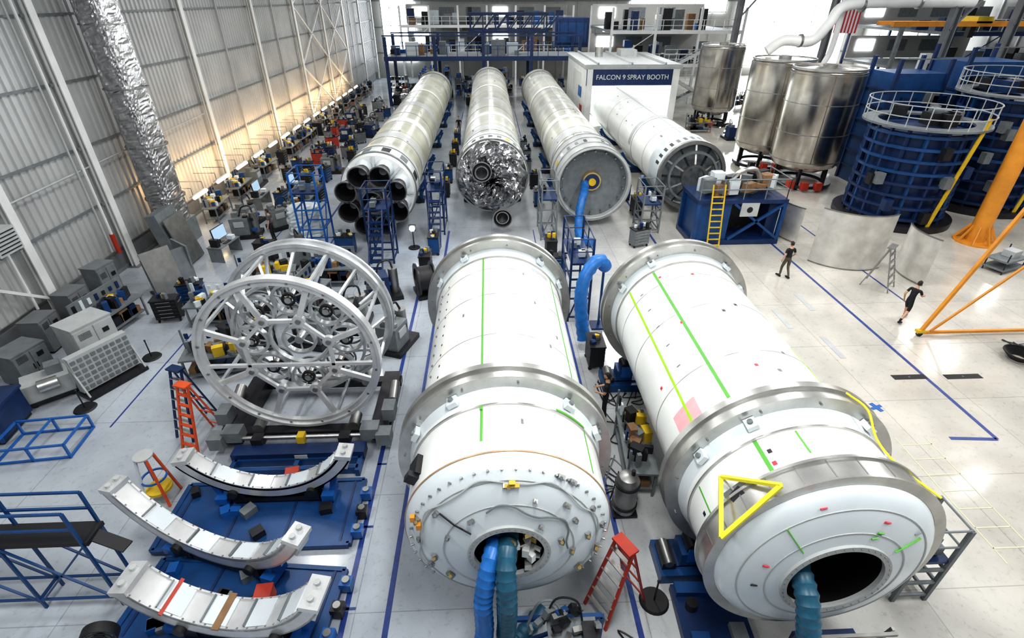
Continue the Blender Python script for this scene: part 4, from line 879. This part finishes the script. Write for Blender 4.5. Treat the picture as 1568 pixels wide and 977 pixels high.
# ---------------------------------------------------------------- people
def person(loc,yaw,J=None,top=CBLK,bot=CBLK,short_sleeve=True,shorts=False,hs=1.):
    D=dict(pel=(0,0,.96),sp=(0,.01,1.12),ch=(0,.01,1.32),nk=(0,0,1.47),hd=(0,.015,1.55),
      sL=(-.18,0,1.41),eL=(-.24,-.02,1.13),wL=(-.25,.06,.88),sR=(.18,0,1.41),eR=(.24,-.02,1.13),wR=(.25,.06,.88),
      hL=(-.095,0,.90),kL=(-.11,.02,.50),aL=(-.12,-.02,.09),tL=(-.14,.17,.035),hR=(.095,0,.90),kR=(.11,.02,.50),aR=(.12,-.02,.09),tR=(.14,.17,.035))
    if J: D.update(J)
    R_=dict(pel=(.15,.11),sp=(.135,.10),ch=(.155,.11),nk=(.06,.06),hd=(.055,.058),sL=(.065,.065),sR=(.065,.065),eL=(.043,.043),eR=(.043,.043),wL=(.028,.03),wR=(.028,.03),
      hL=(.095,.095),hR=(.095,.095),kL=(.062,.062),kR=(.062,.062),aL=(.045,.045),aR=(.045,.045),tL=(.04,.032),tR=(.04,.032))
    E=[("pel","sp"),("sp","ch"),("ch","nk"),("nk","hd"),("ch","sL"),("sL","eL"),("eL","wL"),("ch","sR"),("sR","eR"),("eR","wR"),("pel","hL"),("hL","kL"),("kL","aL"),("aL","tL"),("pel","hR"),("hR","kR"),("kR","aR"),("aR","tR")]
    ks=list(D); me=bpy.data.meshes.new("tmp"); me.from_pydata([D[k] for k in ks],[(ks.index(a),ks.index(c)) for a,c in E],[])
    o=bpy.data.objects.new("tmp",me); S.collection.objects.link(o)
    sk=o.modifiers.new("s",'SKIN'); sk.branch_smoothing=.6; ss=o.modifiers.new("b",'SUBSURF'); ss.levels=2
    for i,k in enumerate(ks):
        v=me.skin_vertices[0].data[i]; v.radius=R_[k]; v.use_root=(k=="pel")
    dg=bpy.context.evaluated_depsgraph_get(); dg.update(); em=bpy.data.meshes.new_from_object(o.evaluated_get(dg))
    bpy.data.objects.remove(o)
    b=B(); V=[v.co.copy() for v in em.vertices]
    def seg(p,a,c):
        a=Vector(D[a]);c=Vector(D[c]);d=c-a; t=max(0,min(1,(p-a).dot(d)/d.length_squared)); return (p-(a+d*t)).length,t
    groups={}
    for f in em.polygons:
        c=f.center; best=min(((seg(c,*e)[0]-(.06 if e[0] in("pel","sp") else 0),e,seg(c,*e)[1]) for e in E),key=lambda q:q[0]); e,t=best[1],best[2]
        m=top
        if e==("nk","hd") or (e==("ch","nk") and t>.9): m=SKIN
        elif e[0] in("eL","eR"): m=SKIN if short_sleeve else top
        elif e[0] in("sL","sR") and short_sleeve and t>.6: m=SKIN
        elif e[0] in("hL","hR") or e[1] in("hL","hR"): m=bot
        elif e[0] in("kL","kR"): m=bot if not shorts else (SKIN if t<.8 else CBLK)
        elif e[0] in("aL","aR"): m=BLACK
        elif e[0]=="pel" and t<.35: m=bot
        groups.setdefault(m.name,(m,[]))[1].append(tuple(f.vertices))
    for m,fs in groups.values(): b.add(V,fs,m)
    for a,t in(("aL","tL"),("aR","tR")):
        A_=Vector(D[a]);T=Vector(D[t]); b.tube([A_+Vector((0,-.05,-.045)),A_*.5+T*.5+Vector((0,0,-.02)),T+Vector((0,.04,-.003))],[.045,.048,.035],BLACK,10)
    hd=Vector(D["hd"]); up=(hd-Vector(D["nk"])).normalized(); c=hd+up*.10
    vs=[];n=20;h=14
    for i in range(h+1):
        p=math.pi*i/h
        for k in range(n):
            t=2*math.pi*k/n; x=math.sin(p)*math.cos(t);y=math.sin(p)*math.sin(t);z=math.cos(p)
            w=.076*(1-.28*max(0,-z)**1.3); dpt=.096*(1-.15*max(0,-z))
            Y=y*dpt
            if y>.8 and -.35<z<.12 and abs(x)<.25: Y+=.018*(1-abs(x)*3)
            if y>.7 and .12<=z<.3: Y-=.005
            vs.append(c+Vector((x*w,Y+(.012 if z<-.3 and y>0 else 0),z*.118)))
    b.add(vs,[(i*n+k,(i+1)*n+k,(i+1)*n+(k+1)%n,i*n+(k+1)%n) for i in range(h) for k in range(n)],SKIN)
    for s_ in(-1,1):
        b.ball(c+Vector((s_*.03,.086,.008)),(.012,.008,.008),WHITE,8); b.ball(c+Vector((s_*.03,.093,.008)),.005,DARK,6); b.ball(c+Vector((s_*.076,-.005,-.005)),(.012,.02,.032),SKIN,10)
        b.box(c+Vector((s_*.03,.092,.028)),(.034,.008,.006),HAIRM)
    b.box(c+Vector((0,.091,-.055)),(.04,.01,.007),COPPER)
    vs=[]
    for i in range(9):
        p=math.pi*.62*i/8
        for k in range(n):
            t=2*math.pi*k/n; y=math.sin(p)*math.sin(t); pp=p if y<.25 else min(p,math.pi*.34)
            vs.append(c+Vector((math.sin(pp)*math.cos(t)*.083,math.sin(pp)*math.sin(t)*.103-.006,math.cos(pp)*.126+.002)))
    b.add(vs,[(i*n+k,(i+1)*n+k,(i+1)*n+(k+1)%n,i*n+(k+1)%n) for i in range(8) for k in range(n)],HAIRM)
    for s_,e,w in((-1,"eL","wL"),(1,"eR","wR")):
        W=Vector(D[w]); d=(W-Vector(D[e])).normalized(); sd=Vector((0,1,0)); sd=(sd-d*sd.dot(d)).normalized(); nn=d.cross(sd)*(-s_)
        b.tube([W-d*.02,W+d*.03,W+d*.08],[.026,.034,.034],SKIN,10)
        for k,ln in enumerate((.07,.08,.075,.06)):
            r0=W+d*.085+sd*(.028-.019*k); b.tube([r0,r0+d*ln*.5+nn*.006,r0+d*ln*.85+nn*.025,r0+d*ln*.95+nn*.045],[.0095,.009,.008,.006],SKIN,6)
        r0=W+d*.03+sd*.025; b.tube([r0,r0+sd*.03+d*.025,r0+sd*.035+d*.06],[.012,.010,.008],SKIN,6)
    return b.obj("technician",loc,yaw,60)
person((3.3,11.75,0),70,dict(eL=(-.25,.03,1.15),wL=(-.12,.24,1.08),eR=(.25,.03,1.15),wR=(.12,.26,1.12)))
person((13.4,20.8,0),8,dict(kL=(-.11,.12,.5),aL=(-.12,.10,.09),tL=(-.14,.29,.035),kR=(.11,.0,.5),aR=(.12,-.2,.11),tR=(.14,-.02,.04),eL=(-.27,-.06,1.14),wL=(-.27,.02,.9),eR=(.27,-.02,1.14),wR=(.2,.14,.95)),bot=CKHA)
person((16.3,16.9,0),-65,dict(pel=(0,0,.93),kL=(-.11,.22,.55),aL=(-.11,.34,.10),tL=(-.12,.53,.06),kR=(.11,-.06,.5),aR=(.11,-.38,.15),tR=(.12,-.24,.04),hL=(-.09,.02,.87),hR=(.09,0,.87),ch=(0,.07,1.30),sp=(0,.03,1.1),nk=(0,.10,1.45),hd=(0,.13,1.53),sL=(-.18,.07,1.39),sR=(.18,.07,1.39),eL=(-.23,-.10,1.16),wL=(-.22,-.02,.92),eR=(.23,.2,1.16),wR=(.2,.40,1.1)),shorts=True)
person((-2.8,50,0),180,bot=CGRY); person((-11.5,26.0,0),90,top=CGRY,bot=CBLK)
# ---------------------------------------------------------------- lights
w=bpy.data.worlds.new("world"); S.world=w; w.use_nodes=True; bg=w.node_tree.nodes["Background"]; bg.inputs[0].default_value=(.90,.95,1,1); bg.inputs[1].default_value=.27
def area(x,y,z,sx_,sy_,e,col=(1,.99,.97),rot=(0,0,0)):
    l=bpy.data.lights.new("bay_and_window_light",'AREA'); l.shape='RECTANGLE'; l.size=sx_; l.size_y=sy_; l.energy=e; l.color=col
    o=bpy.data.objects.new("bay_and_window_light",l); S.collection.objects.link(o); o.location=(x,y,z); o.rotation_euler=rot
for x in(-9,1,10,22,36):
    for y in(4,18,34,52,72): area(x,y,13.6,1.4,5,{-9:560,1:800,10:800,22:700,36:600}[x]*(1.1 if y<20 else 1))
area(28.5,20.5,13.6,1.2,1.2,300); area(47,42,13.6,2,2,500)
area(48,91.4,8.0,16,10,9000,(.93,.97,1),(rad(-80),0,0))  # no ceiling fixture: area lamp added at the window to give its daylight
S.view_settings.view_transform='Standard'; S.view_settings.look='Medium High Contrast'; S.view_settings.exposure=0.02
print("objs",len(bpy.data.objects))
